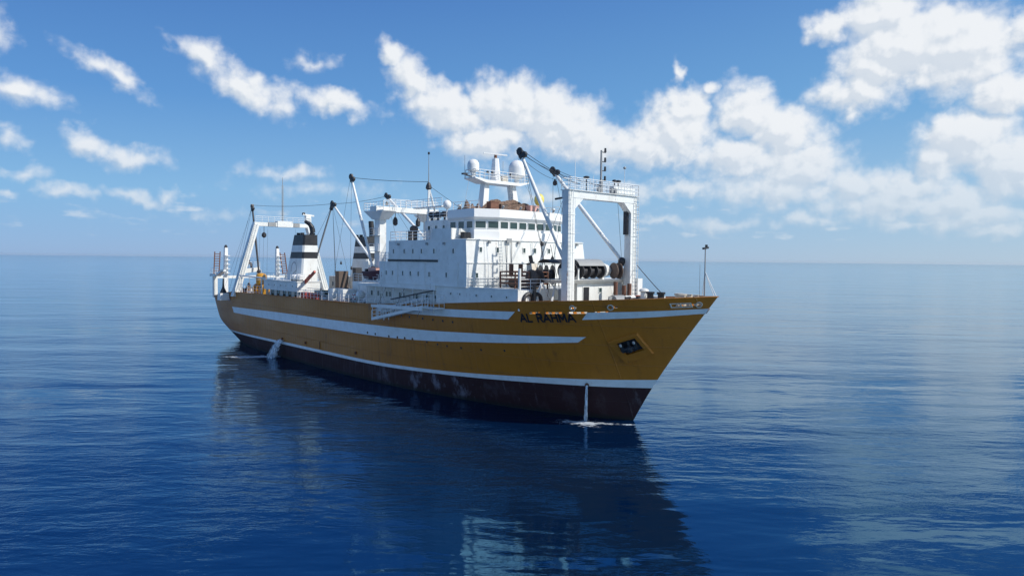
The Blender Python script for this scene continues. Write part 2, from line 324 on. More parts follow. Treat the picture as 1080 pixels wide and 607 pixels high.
# ------------------------------------------------------------ the sea
def sea():
    m_, t_, b, oc = new_mat('sea_water')
    t_.n.remove(b)
    bp = t_.node('ShaderNodeBump'); bp.inputs['Strength'].default_value = 1.0; bp.inputs['Distance'].default_value = 0.32
    fr = t_.node('ShaderNodeFresnel'); fr.inputs[0].default_value = 2.0; t_.l.new(bp.outputs[0], fr.inputs[1])
    gl = t_.node('ShaderNodeBsdfGlossy'); gl.inputs['Roughness'].default_value = 0.04; t_.l.new(bp.outputs[0], gl.inputs['Normal'])
    t_.put(gl.inputs['Color'], t_.mix(t_.ramp(fr.outputs[0], 0.16, 0.60, 0, 1), (0.20, 0.62, 1.0, 1), (0.84, 0.94, 1.0, 1)))
    df = t_.node('ShaderNodeBsdfDiffuse'); df.inputs['Color'].default_value = (0.0003, 0.0095, 0.038, 1)
    mx = t_.node('ShaderNodeMixShader'); t_.l.new(fr.outputs[0], mx.inputs[0]); t_.l.new(df.outputs[0], mx.inputs[1]); t_.l.new(gl.outputs[0], mx.inputs[2])
    t_.l.new(mx.outputs[0], [n_ for n_ in t_.n if n_.type == 'OUTPUT_MATERIAL'][0].inputs[0])
    def wave(rot, sx, sy, det, rough, dist=0.0):
        return t_.noise(t_.mapping(oc, (rot * 13.1, rot * 7.7, 0), (0, 0, R(rot)), (sx, sy, 1)), 1.0, det, rough, dist=dist)
    swell = wave(14, 0.018, 0.055, 2, 0.4)
    mid = wave(-9, 0.085, 0.21, 3, 0.5, 0.3)
    rip = wave(6, 0.42, 0.95, 4, 0.55, 0.4)
    fine = wave(-20, 1.9, 3.6, 3, 0.6)
    # cat's paws: patches where the breeze roughens the surface, slicks between
    paw = t_.ramp(wave(4, 0.011, 0.035, 4, 0.6, 0.5), 0.38, 0.62, 0.25, 1.25, True)
    hgt = t_.math('ADD', t_.math('MULTIPLY', swell, 1.8), t_.math('MULTIPLY', t_.math('MULTIPLY', mid, 0.68), t_.ramp(paw, 0.25, 1.25, 0.75, 1.1)))
    hgt = t_.math('ADD', hgt, t_.math('MULTIPLY', t_.math('MULTIPLY', rip, 0.21), paw))
    hgt = t_.math('ADD', hgt, t_.math('MULTIPLY', t_.math('MULTIPLY', fine, 0.030), paw))
    t_.put(bp.inputs['Height'], hgt)
    mb = MB(); L_ = 20000.0
    # rings of quads, small near the ship and growing towards the horizon
    rad = [0.0, 60, 140, 300, 700, 1600, 4000, 9000, L_]; n = 48
    vs = [(0, 60, 0)]; fs = []
    for r_ in rad[1:]:
        for i in range(n): vs.append((r_ * math.cos(2 * math.pi * i / n), 60 + r_ * math.sin(2 * math.pi * i / n), 0))
    for i in range(n): fs.append((0, 1 + i, 1 + (i + 1) % n))
    for k_ in range(len(rad) - 2):
        for i in range(n):
            a = 1 + k_ * n; fs.append((a + i, a + n + i, a + n + (i + 1) % n, a + (i + 1) % n))
    mb.add(vs, fs); o = mb.build('sea_water', m_, fix=False)
    tag(o, kind='structure')
sea()

def haze():
    m_ = bpy.data.materials.new('sea_air'); m_.use_nodes = True; t_ = NT(m_.node_tree); t_.n.clear()
    v = t_.node('ShaderNodeVolumePrincipled'); v.inputs['Color'].default_value = (0.90, 0.95, 1.0, 1); v.inputs['Density'].default_value = 1.6e-5; v.inputs['Anisotropy'].default_value = 0.3
    t_.l.new(v.outputs[0], t_.node('ShaderNodeOutputMaterial').inputs['Volume'])
    o = MB().box(-20500, 20500, -20500, 20500, -1.0, 33.0).build('haze', m_); tag(o, kind='stuff')
haze()

# ------------------------------------------------------------ the ship: local axes X forward, Y to port, Z up, origin on the stem at the waterline
SHIP_X, SHIP_Y, SHIP_A = 11.9176, 65.7174, -48.0
ship = bpy.data.objects.new('factory_trawler', None); C.objects.link(ship)
ship.location = (SHIP_X, SHIP_Y, 0); ship.rotation_euler = (0, 0, R(SHIP_A))
tag(ship, 'large ochre and white stern trawler with two black banded funnels lying on calm sea', 'fishing ship')
SM = Matrix.Translation((SHIP_X, SHIP_Y, 0)) @ Matrix.Rotation(R(SHIP_A), 4, 'Z')
def stand(o, X, Y, Z, rz=0.0):
    """put a thing of its own at a ship position"""
    p = SM @ Vector((X, Y, Z)); o.location = p; o.rotation_euler = (0, 0, R(SHIP_A + rz)); return o
def empty(name, X, Y, Z, rz=0.0):
    o = bpy.data.objects.new(name, None); C.objects.link(o); return stand(o, X, Y, Z, rz)

def interp(x, xs, ys):
    if x <= xs[0]: return ys[0]
    for i in range(len(xs) - 1):
        if x <= xs[i + 1]:
            t = (x - xs[i]) / (xs[i + 1] - xs[i])
            x0 = ys[i - 1] if i > 0 else ys[i] - (ys[i + 1] - ys[i])
            x3 = ys[i + 2] if i + 2 < len(ys) else ys[i + 1] + (ys[i + 1] - ys[i])
            h0 = xs[i + 1] - xs[i]
            m0 = (ys[i + 1] - x0) / (xs[i + 1] - (xs[i - 1] if i > 0 else xs[i] - h0)) * h0
            m1 = (x3 - ys[i]) / ((xs[i + 2] if i + 2 < len(xs) else xs[i + 1] + h0) - xs[i]) * h0
            t2, t3 = t * t, t * t * t
            return (2 * t3 - 3 * t2 + 1) * ys[i] + (t3 - 2 * t2 + t) * m0 + (-2 * t3 + 3 * t2) * ys[i + 1] + (t3 - t2) * m1
    return ys[-1]
def x_stem(z):
    return interp(z, [-2, 0, 3.56, 8, 12.4, 14], [-1.1, 0, 2.2, 5.4, 8.87, 10.2])
def x_stern(z):
    return interp(z, [-2, 0, 0.6, 1.8, 3.2, 4.4, 14], [-85, -88.6, -89.9, -93.0, -96.1, -96.9, -97.0])
def b_top(X):
    if X > -16: return 9.1 * (1 - max(0, min(1, (X + 16) / 25.0)) ** 2.85)
    return interp(X, [-97, -96.6, -95.5, -93.5, -90, -84, -76, -60, -30, -16], [7.2, 7.75, 8.15, 8.4, 8.65, 8.9, 9.05, 9.1, 9.1, 9.1])
def b_wl(X):
    return interp(X, [-88.3, -87.3, -84, -78, -70, -60, -50, -40, -33, -27, -20, -14, -9, -5, -2, 0],
                  [4.6, 5.3, 6.5, 7.6, 8.4, 8.8, 8.95, 8.9, 8.6, 8.05, 7.0, 5.75, 4.35, 2.8, 1.3, 0])
def half_breadth(X, z):
    xs, xb = x_stern(z), x_stem(z)
    s = max(0.0, min(1.0, (X - xs) / (xb - xs)))
    w = max(0.0, min(1.0, z / 11.5)) ** 0.85
    t = b_top(-97 + s * (8.95 + 97)); l = b_wl(-88.3 + s * 88.3)
    if z < 0: l *= 1 + z * 0.05
    return max(0.0, l + (t - l) * w)
def z_sheer(X):
    return interp(X, [-97, -92, -86, -81, -61, -46, -33, -20.7, -8, 0, 9.5], [7.7, 8.2, 8.9, 9.2, 9.45, 9.52, 9.8, 10.5, 11.35, 11.8, 12.45])
def z_boot(X):
    return interp(X, [-92, -85, -60, -46, -32, -20, -8, 0, 3], [1.5, 1.75, 2.1, 2.15, 2.2, 2.6, 3.15, 3.4, 3.5])


def z_deck(X): return z_sheer(X) - (1.15 if X > -8 else 1.0)

def build_hull():
    NS = 190
    ss = []
    for i in range(NS + 1):
        u = i / NS
        ss.append(u)
    # closer stations at the ends
    ss = [0.5 - 0.5 * math.cos(math.pi * (0.12 + 0.88 * u)) if u < 0 else u for u in ss]
    ss = sorted(set([0, 0.002, 0.005, 0.01, 0.018] + [round(s_, 5) for s_ in ss if s_ > 0.02] + [0.9975, 0.999]))
    mb = MB()
    rows = []   # each row: (function z(X), material of the strip above it)
    zt, zb = z_sheer, z_boot
    lev = [(lambda X: -1.6, 1), (lambda X: 0.0, 1)] + [((lambda X, q=q: zb(X) * q), 1) for q in (0.25, 0.5, 0.75)] + [(lambda X: zb(X), 2), (lambda X: zb(X) + wl_w(X), 0)]
    for q in (0.08, 0.18, 0.28, 0.38, 0.48, 0.58, 0.68, 0.78, 0.87):
        lev.append(((lambda X, q=q: zb(X) + wl_w(X) + q * (z_deck(X) - zb(X) - wl_w(X))), 0))
    lev.append((lambda X: z_deck(X) - 0.0, 0)); lev.append((lambda X: z_deck(X) + 0.17, 0))
    for q in (0.30, 0.45, 0.72): lev.append(((lambda X, q=q: z_deck(X) + 0.17 + (zt(X) - z_deck(X) - 0.17) * q), 0))
    lev.append((lambda X: zt(X), 0))
    def X_at(s, zf):
        X = -96 + s * 105
        for _ in range(12):
            z = zf(X); X = x_stern(z) + s * (x_stem(z) - x_stern(z))
        return X, zf(X)
    grid = []
    for zf, _m in lev:
        r = []
        for s in ss:
            X, z = X_at(s, zf)
            hb = half_breadth(X, z)
            if s >= 0.99999: hb = 0.0
            elif s > 0.99: hb = max(hb, 0.05)
            r.append((X, hb, z))
        grid.append(r)
    n = len(ss); nl = len(grid)
    holes = lambda X, z, k: False
    kd = next(i for i, g in enumerate(grid) if abs(g[50][2] - z_deck(g[50][0])) < 1e-4)
    def hole(k, i, side):
        a = grid[k][i]; b = grid[k][i + 1]; Xm = (a[0] + b[0]) / 2
        if side > 0: return False
        if k == kd and -6.7 < Xm < 0.7: return (i % 4) != 0
        if k == kd + 2 and (abs(Xm + 1.9) < 0.28 or abs(Xm - 1.35) < 0.28 or abs(Xm - 7.55) < 0.25): return True
        if k == kd + 2 and (5.75 < Xm < 7.0): return True
        return False
    vid = {}
    def V(k, i, side, inner=False):
        key = (k, i, side, inner)
        if key not in vid:
            X, hb, z = grid[k][i]
            if inner:
                hb = max(0.0, hb - 0.14); X = X + (0.14 if i == 0 else 0) - (0.25 if i >= n - 3 else 0)
            vid[key] = len(mb.v); mb.v.append((X, side * hb, z))
        return vid[key]
    for side in (-1, 1):
        for k in range(nl - 1):
            for i in range(n - 1):
                if hole(k, i, side): continue
                mb.f.append([V(k, i, side), V(k, i + 1, side), V(k + 1, i + 1, side), V(k + 1, i, side)]); mb.m.append(lev[k][1])
        # inner skin of the bulwark and its cap
        for k in range(kd, nl - 1):
            for i in range(n - 1):
                if hole(k, i, side): continue
                mb.f.append([V(k, i, side, True), V(k + 1, i, side, True), V(k + 1, i + 1, side, True), V(k, i + 1, side, True)]); mb.m.append(3 if k < kd + 2 else 0)
        for i in range(n - 1):
            mb.f.append([V(nl - 1, i, side), V(nl - 1, i + 1, side), V(nl - 1, i + 1, side, True), V(nl - 1, i, side, True)]); mb.m.append(0)
    # transom
    for k in range(nl - 1):
        mb.f.append([V(k, 0, -1), V(k + 1, 0, -1), V(k + 1, 0, 1), V(k, 0, 1)]); mb.m.append(lev[k][1])
    o = mb.build('hull', [M['hull'], M['boot'], M['stripe'], M['white']], ship, smooth=True)
    # deck
    d = MB(); pts = []
    for i in range(n):
        X, hb, z = grid[kd][i]; pts.append((X - (0.2 if i > n - 4 else 0), max(0.0, hb - 0.12), z - 0.02))
    for i in range(n - 1):
        a, b = pts[i], pts[i + 1]
        d.add([(a[0], -a[1], a[2]), (b[0], -b[1], b[2]), (b[0], b[1], b[2]), (a[0], a[1], a[2])], [(0, 1, 2, 3)])
    d.build('deck', M['deck'], ship, fix=False)
    # cap rail
    c = MB()
    for side in (-1, 1):
        for i in range(n - 2):
            a = grid[nl - 1][i]; b = grid[nl - 1][i + 1]
            c.bar((a[0], side * (a[1] - 0.04), a[2] + 0.04), (b[0], side * (b[1] - 0.04), b[2] + 0.04), 0.26, 0.07)
    a = grid[nl - 1][0]; c.bar((a[0], -a[1], a[2] + 0.04), (a[0], a[1], a[2] + 0.04), 0.26, 0.07)
    c.build('cap_rail', M['hull'], ship)
def wl_w(X): return interp(X, [-96, -60, -32, -20, -5, 3], [0.28, 0.40, 0.40, 0.42, 0.66, 0.86])
build_hull()

def on_hull(X, z, off=0.02, side=-1):
    """a point just off the shell, with the local outward normal"""
    e = 0.15
    b0 = half_breadth(X, z); bx = (half_breadth(X + e, z) - half_breadth(X - e, z)) / (2 * e); bz = (half_breadth(X, z + e) - half_breadth(X, z - e)) / (2 * e)
    nrm = Vector((-bx, side, -bz)).normalized()
    return Vector((X, side * b0, z)) + nrm * off, nrm
def stripe(name, lo, hi, x0, x1, x0t=None, x1t=None, n=70, rows=3, mat='stripe'):
    """painted band between two height curves; the ends may be cut on a slant (x0 lower/x0t upper edge)"""
    x0t = x0 if x0t is None else x0t; x1t = x1 if x1t is None else x1t
    for side in (-1, 1):
        mb = MB(); vs = []
        for i in range(n + 1):
            for j in range(rows + 1):
                q = j / rows; X = (x0 + (x0t - x0) * q) + ((x1 + (x1t - x1) * q) - (x0 + (x0t - x0) * q)) * i / n
                z = lo(X) + (hi(X) - lo(X)) * q
                vs.append(on_hull(X, z, 0.022, side)[0])
        fs = [(i * (rows + 1) + j, (i + 1) * (rows + 1) + j, (i + 1) * (rows + 1) + j + 1, i * (rows + 1) + j + 1) for i in range(n) for j in range(rows)]
        mb.add(vs, fs); mb.build(name, M[mat], ship, smooth=True)
mt_x = [-84, -59.7, -44.3, -32.2, -22.5, -14.4, -8.1, -1.7]
stripe('painted_stripe', lambda X: interp(X, [-84, -59.8, -44.4, -32.3, -22.7, -14.7, -8.35, -2.0], [5.55, 5.62, 5.74, 5.85, 6.21, 6.8, 7.26, 7.80]),
       lambda X: interp(X, mt_x, [6.55, 6.94, 7.04, 7.21, 7.42, 7.78, 8.05, 8.34]), -82.3, -2.5, -83.0, -1.6, n=110)
stripe('painted_stripe', lambda X: interp(X, [-33, -20, -9.2], [8.95, 9.22, 9.58]), lambda X: interp(X, [-33, -19.8, -8.1], [9.72, 10.04, 10.42]), -32.5, -9.2, -32.9, -8.1, n=40)
stripe('painted_stripe', lambda X: interp(X, [-1.4, 3.6, 7.5], [10.0, 10.42, 10.88]), lambda X: interp(X, [-0.7, 3.8, 8.0], [10.72, 11.0, 11.36]), -1.4, 7.75, -0.7, 8.1, n=30)

# the name on both bows
GLYPH = {'A': [((0, 0), (0.42, 1), (0.84, 0)), ((0.16, 0.33), (0.68, 0.33))], 'L': [((0.08, 1), (0.08, 0), (0.62, 0))],
         'R': [((0.08, 0), (0.08, 1), (0.5, 1), (0.66, 0.88), (0.66, 0.62), (0.5, 0.5), (0.08, 0.5)), ((0.42, 0.5), (0.72, 0))],
         'H': [((0.08, 0), (0.08, 1)), ((0.72, 0), (0.72, 1)), ((0.08, 0.52), (0.72, 0.52))],
         'M': [((0.08, 0), (0.08, 1), (0.46, 0.3), (0.84, 1), (0.84, 0))]}
WID = {'A': 0.86, 'L': 0.66, 'R': 0.76, 'H': 0.80, 'M': 0.92, ' ': 0.42}
def lettering(txt, X0, X1, zl0, zl1, zh, side):
    """bold block capitals laid on the flare, every letter a part of its own"""
    tot = sum(WID[c] + 0.16 for c in txt) - 0.16; x = 0.0; sw = 0.19
    def P(a, b, off):
        u = a / tot; u = 1 - u if side > 0 else u
        return on_hull(X0 + (X1 - X0) * u, zl0 + (zl1 - zl0) * u + zh * b, off, side)[0]
    for c in txt:
        if c != ' ':
            mb = MB()
            for q, line in enumerate(GLYPH[c]):
                for k in range(len(line) - 1):
                    (a0, b0), (a1, b1) = line[k], line[k + 1]; L = math.hypot(a1 - a0, b1 - b0); ex = sw / 2 / L * 0.9
                    a0, b0, a1, b1 = a0 - (a1 - a0) * ex, b0 - (b1 - b0) * ex, a1 + (a1 - a0) * ex, b1 + (b1 - b0) * ex
                    nx, ny = -(b1 - b0) / L * sw / 2, (a1 - a0) / L * sw / 2
                    vs = [P(x + a + s_ * nx, b + s_ * ny, 0.03 + 0.002 * (k + 3 * q)) for a, b in ((a0, b0), ((a0 + a1) / 2, (b0 + b1) / 2), (a1, b1)) for s_ in (-1, 1)]
                    mb.add(vs, [(0, 1, 3, 2), (2, 3, 5, 4)])
            mb.build('letter', M['black'], ship)
        x += WID[c] + 0.16
for sd_ in (-1, 1): lettering('AL RAHMA', -7.65, -2.0, 9.48, 9.80, 0.72, sd_)

# portholes along the shell
def porthole(X, z, r=0.17, side=-1, par=None):
    p, nrm = on_hull(X, z, 0.0, side)
    mb = MB(); mb.lathe(p - nrm * 0.02, nrm, [(0, r * 1.25), (0.06, r * 1.25), (0.06, r)], 10, 0); mb.lathe(p + nrm * 0.03, nrm, [(0, r * 0.98), (0.012, r * 0.98)], 10, 1)
    mb.build('porthole', [M['hull'], M['glass']], par or ship)
for X in (-35.0, -33.2, -30.2, -28.4, -26.9, -25.4, -22.7, -20.8, -19.2, -16.9, -13.9, -10.7):
    z = interp(X, [-35, -30, -25, -19.4, -14, -10.7], [6.45 - 0.35, 6.2 - 0.15, 6.15, 5.95, 6.05, 6.28])
    for side in (-1, 1): porthole(X, z, 0.13, side)
for X in (-27.2, -25.6, -23.0, -21.1, -19.3, -17.6):
    for side in (-1, 1): porthole(X, 8.72, 0.14, side)
# overboard outlets
for X, z in ((-60.6, 2.95), (-3.05, 3.45), (-52.4, 3.1), (-38.0, 3.2)):
    p, nrm = on_hull(X, z, 0.0); mb = MB(); mb.lathe(p, nrm, [(-0.05, 0.2), (0.14, 0.2), (0.14, 0.13), (0.02, 0.13)], 12); mb.build('outlet_pipe', M['rust'], ship)
# vertical rubbing bars and draught marks amidships
for X in (-47.9,):
    mb = MB()
    for k in range(4): a = on_hull(X, 2.7 + k * 0.25, 0.03)[0]; b = on_hull(X, 2.95 + k * 0.25, 0.03)[0]; mb.bar(a, b, 0.16, 0.05, side=(1, 0, 0))
    mb.build('rust_streak', M['rust'], ship)
# fairlead lips round the openings in the bulwark
for X in (-1.9, 1.35, 7.55):
    z = z_deck(X) + 0.17 + (z_sheer(X) - z_deck(X) - 0.17) * 0.375; p, nrm = on_hull(X, z, 0.03)
    mb = MB(); mb.torus(p, nrm, 0.26, 0.06, 16, 6); mb.build('fairlead', M['cream'], ship, smooth=True)
mb = MB()
for dx in (0, 1):
    for dz in (-0.17, 0.19):
        pass
for dz in (-0.16, 0.18):
    for k in range(6):
        Xa, Xb = 5.7 + k * 0.23, 5.93 + k * 0.23
        za = z_deck(Xa) + 0.17 + (z_sheer(Xa) - z_deck(Xa) - 0.17) * 0.375 + dz
        mb.bar(on_hull(Xa, za, 0.04)[0], on_hull(Xb, za + 0.01, 0.04)[0], 0.08, 0.08)
for Xa in (5.72, 6.4, 7.06):
    za = z_deck(Xa) + 0.17 + (z_sheer(Xa) - z_deck(Xa) - 0.17) * 0.375
    mb.tube(on_hull(Xa, za - 0.18, 0.03)[0], on_hull(Xa, za + 0.2, 0.03)[0], 0.07, n=8)
mb.build('roller_fairlead', M['cream'], ship)

# anchor pocket: a bolster plate standing off the flare
mb = MB()
def hp_(X, z, off): return on_hull(X, z, off)[0]
corn = [(0.0, 7.95), (2.62, 9.0), (3.24, 7.05), (0.85, 5.85)]
inn = [(0.75, 7.95), (2.3, 8.55), (2.65, 7.45), (1.2, 6.85)]
o_ = [hp_(x, z, 0.02) for x, z in corn]; o2 = [hp_(x * 0.92 + 1.7 * 0.08, z * 0.92 + 7.5 * 0.08, 0.26) for x, z in corn]; i2 = [hp_(x, z, 0.24) for x, z in inn]; i3 = [hp_(x, z, -0.10) for x, z in inn]
vs = o_ + o2 + i2 + i3
fs = [(i, (i + 1) % 4, 4 + (i + 1) % 4, 4 + i) for i in range(4)] + [(4 + i, 4 + (i + 1) % 4, 8 + (i + 1) % 4, 8 + i) for i in range(4)] + [(8 + i, 8 + (i + 1) % 4, 12 + (i + 1) % 4, 12 + i) for i in range(4)]
mb.add(vs, fs); mb.build('anchor_pocket', M['hull'], ship)
mb = MB(); mb.add([hp_(x, z, 0.07) for x, z in [(0.78, 7.92), (2.25, 8.52), (2.6, 7.5), (1.22, 6.9)]], [(0, 1, 2, 3)]); mb.build('pocket_shade', M['black'], ship)  # black sheet inside the bolster, painting in the shade of the recess
anch = empty('anchor', 1.6, -3.4, 7.75)
tag(anch, 'dark stockless anchor housed in its pocket on the starboard bow with two bright fluke tips', 'anchor')
def anch_build():
    inv = (SM @ Matrix.Translation((1.6, -3.4, 7.75))).inverted()
    base, nrm = on_hull(1.65, 7.75, 0.30); upd = (on_hull(1.65, 8.4, 0.30)[0] - base).normalized(); alo = nrm.cross(upd)
    L = lambda a, b, c: Vector(base + alo * a + upd * b + nrm * c) - Vector((1.6, -3.4, 7.75))
    mb = MB(); mb.bar(L(0, -0.15, 0.02), L(0, 0.45, -0.25), 0.2, 0.2); mb.build('shank', M['black'], anch)
    mb = MB(); mb.tube(L(-0.72, -0.2, 0.08), L(0.72, -0.2, 0.08), 0.26, n=10); mb.ball(L(0, -0.2, 0.12), 0.36, 1, 10); mb.build('crown', M['black'], anch)
    for sg in (-1, 1):
        mb = MB(); a, b = L(sg * 0.6, -0.2, 0.1), L(sg * 0.62, 0.62, 0.26); mb.tube(a, b, 0.26, 0.10, 6); mb.build('fluke', M['black'], anch)
        mb = MB(); mb.ball(L(sg * 0.62, 0.50, 0.34), 0.13, 1.3, 8, axis=L(0, 1, 0) - L(0, 0, 0)); mb.build('fluke_tip', M['steel'], anch)
anch_build()

# ------------------------------------------------------------ small builders for fittings
def railing(x0, y0, x1, y1, z0, z1=None, h=1.05, step=1.3, bars=3, r=0.032, name='railing', mat='white_clean', parent=None):
    z1 = z0 if z1 is None else z1
    a = Vector((x0, y0, z0)); b = Vector((x1, y1, z1)); L = (b - a).length; n = max(1, int(round(L / step))); mb = MB(); H_ = Vector((0, 0, h))
    for i in range(n + 1):
        p = a.lerp(b, i / n); mb.tube(p, p + H_, r, n=5)
    for k in range(bars):
        q = H_ * ((k + 1) / bars); mb.tube(a + q, b + q, r * (1.15 if k == bars - 1 else 0.8), n=5)
    return mb.build(name, M[mat], parent or ship)
def rail_loop(pts, z, **k):
    for i in range(len(pts) - 1): railing(pts[i][0], pts[i][1], pts[i + 1][0], pts[i + 1][1], z, **k)
def ladder(p, q, w=0.45, out=(1, 0, 0), step=0.33, mat='white', name='ladder', r=0.035):
    p = Vector(p); q = Vector(q); side = (q - p).cross(Vector(out)).normalized() * (w / 2); mb = MB()
    mb.tube(p - side, q - side, r, n=5); mb.tube(p + side, q + side, r, n=5); n = int((q - p).length / step)
    for i in range(1, n): c = p.lerp(q, i / n); mb.tube(c - side, c + side, r * 0.7, n=4)
    return mb.build(name, M[mat], ship)
def window(par, c, nrm, w, h, mat='white', name='window', gl='glass', depth=0.06, mull=0.07):
    """framed window at c facing nrm: frame of four bars standing proud, pane set back in it"""
    c = Vector(c); n_ = Vector(nrm).normalized(); u = Vector((0, 0, 1)).cross(n_).normalized(); v = n_.cross(u); mb = MB()
    def blk(a0, a1, b0, b1, d0, d1, mi):
        vs = [c + u * a + v * b + n_ * d for d in (d0, d1) for a, b in ((a0, b0), (a1, b0), (a1, b1), (a0, b1))]
        mb.add(vs, [(0, 3, 2, 1), (4, 5, 6, 7), (0, 1, 5, 4), (1, 2, 6, 5), (2, 3, 7, 6), (3, 0, 4, 7)], mi)
    W_, H_ = w / 2, h / 2
    blk(-W_ - mull, -W_, -H_ - mull, H_ + mull, -0.03, depth, 0); blk(W_, W_ + mull, -H_ - mull, H_ + mull, -0.03, depth, 0)
    blk(-W_, W_, H_, H_ + mull, -0.03, depth, 0); blk(-W_, W_, -H_ - mull, -H_, -0.03, depth, 0)
    blk(-W_, W_, -H_, H_, -0.03, 0.012, 1)
    return mb.build(name, [M[mat], M[gl]], par)
def cable(p, q, sag=0.0, r=0.03, mat='dark', name='rigging_wire', n=8):
    p = Vector(p); q = Vector(q); pts = []
    k_ = n if sag else 1
    for i in range(k_ + 1):
        t_ = i / k_; c = p.lerp(q, t_); c.z -= sag * 4 * t_ * (1 - t_); pts.append(c)
    return MB().path(pts, r, 5).build(name, M[mat], ship)
def block_(c, r=0.3, mat='dark', name='rigging_block'):
    mb = MB(); c = Vector(c); mb.lathe(c - Vector((0, r * 0.4, 0)), (0, 1, 0), [(0, r * 0.8), (0.05, r), (r * 0.75, r), (r * 0.8, r * 0.8)], 12); mb.bar(c + Vector((0, 0, r * 0.4)), c + Vector((0, 0, r * 1.6)), r * 0.5, r * 0.5, side=(1, 0, 0))
    return mb.build(name, M[mat], ship)
def hull_outline(z, xa, xb, n=8, inset=0.0):
    xs = [xa + (xb - xa) * i / n for i in range(n + 1)]
    return [(x, -half_breadth(x, z(x) if callable(z) else z) + inset) for x in xs] + [(x, half_breadth(x, z(x) if callable(z) else z) - inset) for x in reversed(xs)]

# ------------------------------------------------------------ accommodation block
# lowest house: full width forward, set back behind an open gallery aft
h1 = MB(); h1.box(-37.2, -20.3, -7.6, 7.6, 8.6, 12.0)
h1 = h1.build('gallery_house', M['white'], ship)
for side in (-1, 1):
    for X in (-36.2, -34.6, -32.6, -31.8, -29.6, -28.8, -26.8, -26.0, -23.9, -22.2):
        window(h1, (X, side * 7.6, 11.05), (0, side, 0), 0.42, 0.6)
    for X in (-33.7, -27.9): window(h1, (X, side * 7.6, 10.0), (0, side, 0), 0.75, 1.8, name='door', mat='grey', gl='white')
g = MB(); g.box(-37.4, -20.3, -9.1, 9.1, 12.0, 12.3); g.build('gallery_roof', M['white'], ship)
for side in (-1, 1):
    for k in range(9):
        X = -37.2 + k * 2.05; MB().tube((X, side * 8.95, z_deck(X)), (X, side * 8.95, 12.0), 0.07, n=6).build('gallery_post', M['white'], ship)
    railing(-37.2, side * 8.95, -20.5, side * 8.95, z_sheer(-37) + 0.05, z_sheer(-20.5) + 0.05, h=0.5, bars=2)
    # pipes along the gallery wall
    MB().tube((-37, side * 7.45, 11.6), (-20.5, side * 7.45, 11.6), 0.06).build('deck_pipe', M['grey'], ship)
ol = hull_outline(lambda x: z_sheer(x), -20.3, -7.5, 10, 0.03)
lo = MB(); lo.prism(ol, lambda x, y: z_sheer(x) + 0.03, 12.5); lo = lo.build('forward_house', M['white'], ship)
for side in (-1, 1):
    for X in (-17.6, -16.0, -13.3, -11.0, -8.9):
        window(lo, (X, side * (half_breadth(X, z_sheer(X)) - 0.03), 11.78), (0.04, side, 0), 0.2, 0.2, name='porthole', mull=0.06)
for side in (-1, 1):
    bw = MB()
    for k in range(9):
        xa = -14.5 + k * 0.78; xb = xa + 0.78
        bw.bar((xa, side * (half_breadth(xa, 11.6) - 0.09), 12.55), (xb, side * (half_breadth(xb, 11.6) - 0.09), 12.55), 0.1, 0.12)
    bw.build('coaming', M['white'], ship)

t2 = MB(); t2.box(-31.9, -14.75, -9.1, 9.1, 12.5, 15.1); t2.box(-31.9, -20.3, -9.1, 9.1, 12.3, 12.5); t2 = t2.build('cabin_deck', M['white'], ship)
t3 = MB(); t3.prism([(-29.8, -9.1), (-14.75, -9.1), (-14.75, 9.1), (-29.8, 9.1)], 15.1, 17.55, top=[(-29.8, -9.1), (-14.9, -9.1), (-14.9, 8.8), (-29.8, 8.8)]); t3 = t3.build('officer_deck', M['white'], ship)
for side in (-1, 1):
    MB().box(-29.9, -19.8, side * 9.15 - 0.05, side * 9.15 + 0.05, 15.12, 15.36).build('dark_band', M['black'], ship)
    for X in (-28.7, -26.4, -24.6, -22.9, -20.5, -17.0): window(t3, (X, side * (9.1 if side < 0 else 8.95), 16.3), (0, side, 0), 0.28, 0.5, mull=0.05)
    for X in (-30.3, -28.9, -26.7, -25.1, -23.5, -21.4, -18.2): window(t2, (X, side * 9.1, 13.75), (0, side, 0), 0.28, 0.5, mull=0.05)
    railing(-31.8, side * 9.0, -30.0, side * 9.0, 15.1)
for Y in (-7.2, -4.85, -0.95, 0.7, 2.95): window(t3, (-14.83, Y, 16.45), (1, 0, 0), 0.34, 0.55, mull=0.06)
window(t2, (-14.75, -7.75, 13.75), (1, 0, 0), 0.3, 0.55, mull=0.06)
for Y in (4.8, 6.6): window(t2, (-14.75, Y, 13.75), (1, 0, 0), 0.3, 0.55, mull=0.06)
# vertical stiffeners, pipes and ladders on the sunlit front
for Y in (-3.6, -2.9): MB().tube((-14.66, Y, 12.5), (-14.7, Y, 17.5), 0.045, n=6).build('front_pipe', M['grey'], ship)
ladder((-14.55, -4.3, 12.5), (-14.65, -4.3, 17.6), out=(1, 0, 0))
railing(-14.6, -8.9, -14.6, 3.2, 12.5 + 0.0, h=1.0)
for Y in (-3.35,): MB().box(-14.66, -14.55, Y - 0.35, Y + 0.35, 17.3, 17.75).build('floodlight', M['grey'], ship)

# bridge wings
for side in (-1, 1):
    wb = MB(); wb.bar((-17.5, side * 5.0, 18.15), (-17.5, side * 9.05, 18.15), 0.12, 1.2); wb.bar((-17.44, side * 9.02, 18.15), (-20.9, side * 9.02, 18.15), 0.12, 1.2)
    wb.bar((-20.9, side * 9.08, 18.15), (-20.9, side * 6.7, 18.15), 0.12, 1.2); wb.build('bridge_wing', M['white'], ship)
    MB().box(-17.3, -15.0, side * 8.2 - 0.6, side * 8.2 + 0.6, 17.56, 17.62).build('wing_step', M['white'], ship)
MB().box(-17.15, -16.75, -8.05, -7.05, 17.58, 18.35).build('wing_locker', M['black'], ship)

